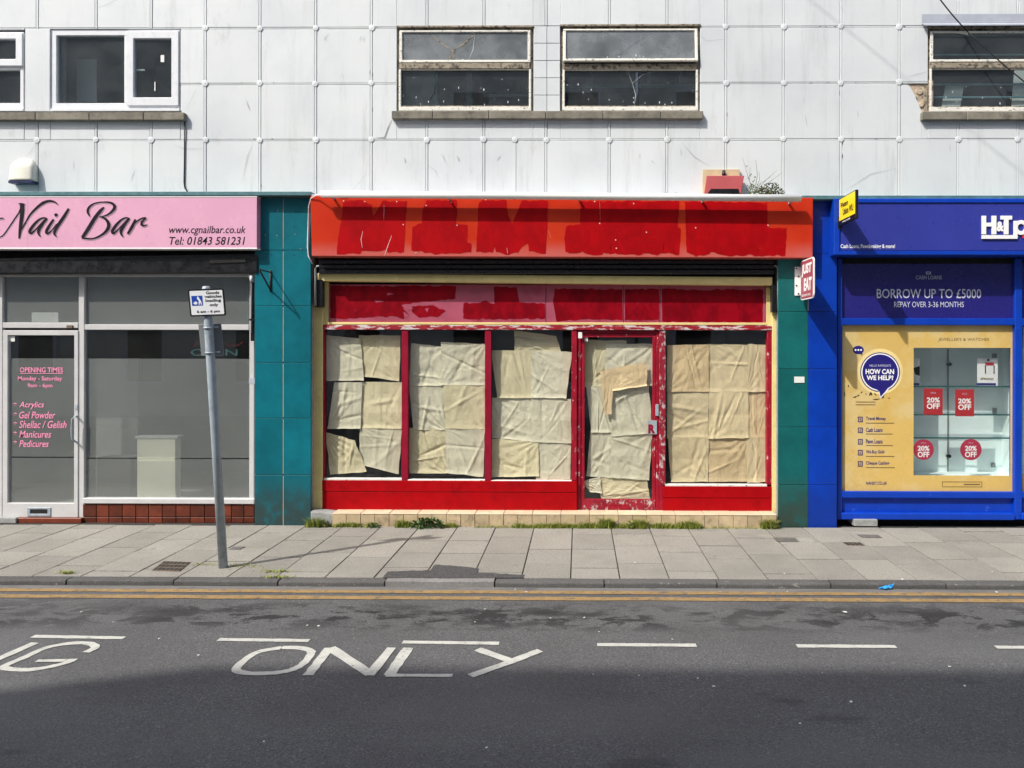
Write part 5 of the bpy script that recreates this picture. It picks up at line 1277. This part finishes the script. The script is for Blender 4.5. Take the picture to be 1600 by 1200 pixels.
def strip():
    r = random.Random(5); v, f = [], []
    for a, b, h0, n in segs:
        for i in range(int(n*3.5)):
            px = r.uniform(a, b); x = W(px, 822, -.085).x; p = Vector((x, -.07-abs(r.gauss(0, .022)), 0)); e = 1-abs((px-(a+b)/2)/((b-a)/2))**3
            h = r.uniform(.5, 1.5)*h0*1.5*(.45+.55*e); an = r.uniform(0, 6.28); ln = r.uniform(.3, 1.1)*h; w_ = r.uniform(.002, .005)
            d = Vector((math.cos(an), math.sin(an)*.6, 0)); s = Vector((-d.y, d.x, 0))*w_
            if p.y+d.y*ln > -.067: d.y = -abs(d.y)
            k = len(v); v += [p-s, p+s, p+d*ln*.4+Vector((0, 0, h*.7))+s*.7, p+d*ln*.4+Vector((0, 0, h*.7))-s*.7, p+d*ln+Vector((0, 0, h))]
            f += [(k, k+1, k+2, k+3), (k+3, k+2, k+4)]
    tag(mk('grass', v, f, M['grass']), 'short yellow green grass growing along the foot of the cream step', 'grass', kind='stuff')
strip()
def leafy(name, base, rx, ry, h, n, ls, mat, seed, label, cat='weed', dome=True, stem=None):
    r = random.Random(seed); v, f = [], []
    t = thing(name, tuple(base), label, cat)
    for i in range(n):
        a = r.uniform(0, 6.28); q = math.sqrt(r.random()); z = h*r.uniform(.1, 1)*(1-q*q*.7)
        p = Vector(base)+Vector((rx*q*math.cos(a), ry*q*math.sin(a), z)); p.y = min(p.y, base[1]+ry*.8)
        d = Vector((r.uniform(-1, 1), r.uniform(-1, .4), r.uniform(-.2, .9))).normalized(); s = d.cross(Vector((r.uniform(-1, 1), r.uniform(-1, 1), r.uniform(-1, 1)))).normalized()*ls*.33; l = ls*r.uniform(.6, 1.3)
        k = len(v); v += [p, p+d*l*.45+s, p+d*l, p+d*l*.45-s]; f += [(k, k+1, k+2, k+3)]
    mk('leaves', v, f, mat, t)
    sv = []
    for i in range(5):
        a = r.uniform(-1, 1); tube('stem', [Vector(base), Vector(base)+Vector((a*rx*.5, -.3*ry*r.random(), h*.6))], .0022, stem or mat, t, 4)
    return t
bA = W(668, 824, -.11)
leafy('leafy_weed', (bA.x, -.115, 0), .17, .045, .115, 170, .05, M['leaf'], 2, 'bushy dark green weed at the foot of the cream step')
bB = W(583, 822, -.11); leafy('leafy_weed', (bB.x, -.105, 0), .06, .03, .05, 50, .03, M['leaf'], 4, 'little dark green weed left of the bushy one at the step')
for k_, (wx, wn, lb_) in enumerate(((505, 40, 'straggly weed at the cement repair at the left end of the step'), (985, 45, 'straggly weed below the red door at the step'), (1206, 50, 'straggly weed where the step meets the right pillar'))):
    q_ = W(wx, 822, -.1); leafy('leafy_weed', (q_.x, -.10, 0), .07, .03, .085, wn, .03, M['grass'] if k_ == 1 else M['olive'], 20+k_, lb_, stem=M['dry'])
bC = W(1203, 304, -.02); leafy('roof_plant', (bC.x, -.03, bC.z-.02), .14, .06, .15, 260, .028, M['olive'], 6, 'round olive shrub growing on the ledge right of the red box light', 'plant')
def twigs():
    base = W(1178, 304, -.02); r = random.Random(11)
    t = thing('roof_plant', (base.x, -.02, base.z-.02), 'dry leggy plant with bare twigs on the ledge beside the red box light', 'plant')
    for x, y in ((1160, 246), (1181, 250), (1190, 282), (1214, 266), (1222, 270), (1172, 262), (1204, 276), (1168, 275), (1186, 268)):
        e = W(x, y, -.02); m = base.lerp(e, .55)+Vector((r.uniform(-.03, .03), 0, r.uniform(-.02, .02)))
        tube('twig', [base, m, e], [.0035, .0022, .0012], M['dry'], t, 4)
    v, f = [], []
    for i in range(60):
        px = 1176+r.gauss(0, 4)-(3 if i % 3 == 0 else 0); py = 303-abs(r.gauss(0, 12)); p = W(px, py, -.03+r.uniform(-.02, .03)); d = Vector((r.uniform(-1, 1), r.uniform(-.5, .5), r.uniform(-.5, 1))).normalized()*.022; s = Vector((d.z, 0, -d.x))*.35
        k = len(v); v += [p, p+d*.5+s, p+d, p+d*.5-s]; f.append((k, k+1, k+2, k+3))
    mk('leaves', v, f, M['leaf'], t)
twigs()
def moss(px, py, w_, n, z, seed, label, h=.03, sx=1.0):
    r = random.Random(seed); c = G(px, py, z); v, f = [], []
    for i in range(n):
        p = Vector((c.x+r.gauss(0, w_*sx), c.y+r.gauss(0, w_*.3), z)); a = r.uniform(0, 6.28); d = Vector((math.cos(a), math.sin(a), 0)); s = Vector((-d.y, d.x, 0))*.004; hh_ = r.uniform(.3, 1)*h
        k = len(v); v += [p-s, p+s, p+d*hh_+Vector((0, 0, hh_*.8))]; f.append((k, k+1, k+2))
    tag(mk('kerb_weed', v, f, M['grass']), label, 'weed')
moss(103, 896, .035, 70, 0, 1, 'small green weed on the kerb near the left edge', .05)
moss(432, 893, .07, 110, 0, 2, 'flat mossy weed in a slab joint near the sign pole'); moss(432, 902, .06, 80, 0, 3, 'mossy weed spilling over the kerb joint right of the sign pole', .035)
moss(376, 884, .11, 120, 0, 4, 'thin moss right of the foot of the sign pole', .018); moss(318, 882, .06, 70, 0, 5, 'thin moss left of the foot of the sign pole', .018)
def tufts(items):
    for k, (px, Y, a, lb) in enumerate(items):
        z = W(px, 303 if px < 1000 else 305, Y).z
        r = random.Random(k+40); v, f = [], []
        for i in range(26):
            p = W(px+r.gauss(0, a), 303 if px < 1260 else 308, Y); p.z -= .01; d = Vector((r.uniform(-1, 1), r.uniform(-.5, .3), r.uniform(.1, 1)))*.035*r.uniform(.3, 1); s = Vector((d.z, 0, -d.x)).normalized()*.004
            q = len(v); v += [p-s, p+s, p+d]; f.append((q, q+1, q+2))
        tag(mk('ledge_weed', v, f, M['dry'] if k % 2 else M['olive']), lb, 'weed')
tufts([(176, -.06, 5, 'tuft of weeds on the green ledge over the word Bar'), (208, -.06, 3, 'small dry tuft on the ledge right of the word Bar'), (332, -.05, 4, 'dry tuft on the ledge above the web address'), (383, -.06, 7, 'low weeds on the ledge at the right end of the pink sign'),
       (447, -.05, 6, 'low weeds on the ledge over the green pillar'), (532, -.15, 4, 'dry tuft behind the left end of the white tube'), (888, -.15, 6, 'dry tuft behind the middle of the white tube'), (1055, -.15, 6, 'dry tuft behind the white tube left of the red box light')])

# ================================================================== on the ground
def cover(name, c4, m_, lb, grid=0, cat='drain cover'):
    p = [G(x, y, .003) for x, y in c4]; t = thing(name, tuple((p[0]+p[2])/2), lb, cat)
    poly('frame', p, (0, 0, -.02), m_, t, .002)
    if grid:
        for i in range(grid):
            for j in range(3):
                u0, u1 = (i+.12)/grid, (i+.88)/grid; v0, v1 = (j+.14)/3, (j+.86)/3
                g4 = lambda u, v: p[0].lerp(p[1], u).lerp(p[3].lerp(p[2], u), v)
                poly('slot', [g4(u0, v0)+Vector((0, 0, .002)), g4(u1, v0)+Vector((0, 0, .002)), g4(u1, v1)+Vector((0, 0, .002)), g4(u0, v1)+Vector((0, 0, .002))], (0, 0, -.001), M['mortar'], t)
    else:
        q = [((p[0]+p[2])/2).lerp(a, .86)+Vector((0, 0, .0025)) for a in p]; poly('lid', q, (0, 0, -.002), M['steeldark'] if False else m_, t)
cover('drain_cover', [(256, 876.5), (299, 878), (281, 892.5), (237, 891)], M['iron'], 'rusty drain grating in the paving beside the sign pole', 7)
cover('utility_cover', [(364, 854), (384, 854), (376, 859), (356, 859)], M['cover'], 'small grey cover in the paving behind the sign pole')
cover('utility_cover', [(1208, 839.5), (1242, 840), (1249, 846.5), (1214, 846)], M['cover'], 'dark utility cover with a pale slab beside it, near the right pillar')
cover('utility_cover', [(1338, 835), (1372, 835.5), (1380, 840.5), (1347, 840)], M['cover'], 'grey utility cover nearest the blue shopfront')
cover('utility_cover', [(1316, 847), (1344, 847.5), (1352, 852.5), (1324, 852)], M['iron'], 'rusty utility cover between the two grey covers', 4)
poly('paving_slab', [G(x, y, .0035) for x, y in ((1244, 840), (1266, 840.5), (1273, 847), (1251, 846.5))], (0, 0, -.01), M['slabpale'], pav)
def bagm():
    c = G(1383, 920, RZ); bm = bmesh.new(); bmesh.ops.create_icosphere(bm, subdivisions=3, radius=1)
    for v in bm.verts:
        n_ = mnoise.noise(v.co*2.3)+.6*mnoise.noise(v.co*5); v.co *= 1+.45*n_
        x, y, z = v.co; up_ = max(0, x*.6+.2)
        v.co = Vector((x*.062, y*.035, max(0, (z*.5+.5))*(.022+.05*up_**1.5)))
    bm.verts.index_update(); vv = [v.co+Vector((c.x, c.y, RZ+.002)) for v in bm.verts]; ff = [tuple(w.index for w in f.verts) for f in bm.faces]; bm.free()
    tag(mk('plastic_bag', vv, ff, M['bagblue'], None), 'crumpled bright blue plastic bag lying in the gutter', 'bag')
bagm()
lit = [(1320, 957, 10, 'pale bird dropping splash on the road right of centre', -1), (822, 926, 6, None, -1), (805, 922, 4, None, -1), (1125, 925, 3, None, -1), (992, 880, 7, 'flat white scrap in the middle of the pavement', 0), (860, 967, 5, None, -1), (936, 988, 4, None, -1), (913, 966, 6, None, -1), (1050, 1000, 4, None, -1), (127, 957, 4, None, -1), (88, 914, 3, None, 0), (177, 973, 3, None, -1), (310, 1025, 5, None, -1), (249, 999, 4, None, -1), (1230, 925, 4, None, -1), (1280, 918, 5, None, -1), (1550, 894, 4, None, 0), (1484, 1043, 5, None, -1), (1507, 1073, 6, None, -1), (1388, 1013, 6, None, -1), (1557, 926, 6, None, -1), (742, 973, 4, None, -1), (758, 953, 5, None, -1), (498, 979, 5, None, -1), (480, 978, 4, None, -1), (1090, 1061, 4, None, -1), (1115, 1074, 7, None, -1), (998, 1057, 4, None, -1), (1285, 1053, 3, None, -1), (927, 1055, 3, None, -1), (1225, 897, 4, None, 0), (1314, 882, 3, None, 0), (957, 824, 5, None, .0), (592, 824, 4, None, 0), (640, 826, 5, None, 0), (716, 823, 5, None, 0), (1094, 822, 4, None, 0), (412, 1160, 5, None, -1), (1250, 1132, 5, None, -1), (760, 1170, 5, None, -1), (1330, 1098, 6, None, -1), (1410, 906, 5, 'white scrap standing on the kerb edge right of the blue bag', 0)]
r9 = random.Random(9)
for px, py, s, lb, zz in lit:
    z = RZ if zz < 0 else .0; c = G(px, py, z); h = .8*s/2*((c-CAM).length)/F; n = 7
    ring = [(c.x+h*math.cos(6.283*k/n)*r9.uniform(.5, 1.15), c.y+h*1.2*math.sin(6.283*k/n)*r9.uniform(.4, 1.1), z+r9.uniform(.004, .009)) for k in range(n)]
    o = mk('litter', ring+[(c.x, c.y, z+.008)], [(k, (k+1) % n, n) for k in range(n)]+[tuple(range(n))], M['litter'])
    tag(o, lb or ('tiny scrap of white litter on the grey road' if zz < 0 else 'tiny scrap of white litter on the pavement'), 'litter', 'scraps of white litter on the road' if zz < 0 else 'scraps of white litter on the pavement')
disc_m = P('old stain', (.10, .095, .085), .9)
# ================================================================== houses across the street, whose shade falls over the near half of the road
def opposite(x0, x1, outline, label, seed):
    t = thing('terrace_house', ((x0+x1)/2, -12, 0), label, 'building')
    pts = [(x, -12, z) for x, z in outline]
    poly('front_wall', pts, (0, -.4, 0), M['palewall'], t)
    hmax = max(z for x, z in outline)
    bx('main_block', x0+.2, x1-.2, -20, -12.41, -.2, hmax-4.5, M['slate'], t, 0)
    n = int((x1-x0)/2.6)
    for fl_ in range(4):
        for k in range(n):
            cx = x0+(k+.5)*(x1-x0)/n; z = .9+fl_*3.1
            if z+1.8 > hmax-.6 or (cx < -10 and z+1.8 > 8.4): continue
            w_ = link('window', None, t, (cx, -12, z)); pv, pf = ringv((cx-.55, cx+.55, z, z+1.7), (cx-.47, cx+.47, z+.08, z+1.62), -11.94, -12.0)
            mk('frame', pv, pf, M['upvc'], w_); bx('pane', cx-.47, cx+.47, -11.985, -11.975, z+.08, z+1.62, M['black'], w_, 0)
HB = 14.3
opposite(-19, 1.5, [(-19, -.2), (1.5, -.2), (1.5, HB), (-11.6, HB), (-17, 9.6), (-19, 9.6)], 'cream rendered terrace with a sloping gable across the road, behind the camera', 1)
opposite(1.6, 22, [(1.6, -.2), (22, -.2), (22, HB-.05), (1.6, HB-.05)], 'cream rendered terrace with a level parapet across the road, behind the camera', 2)
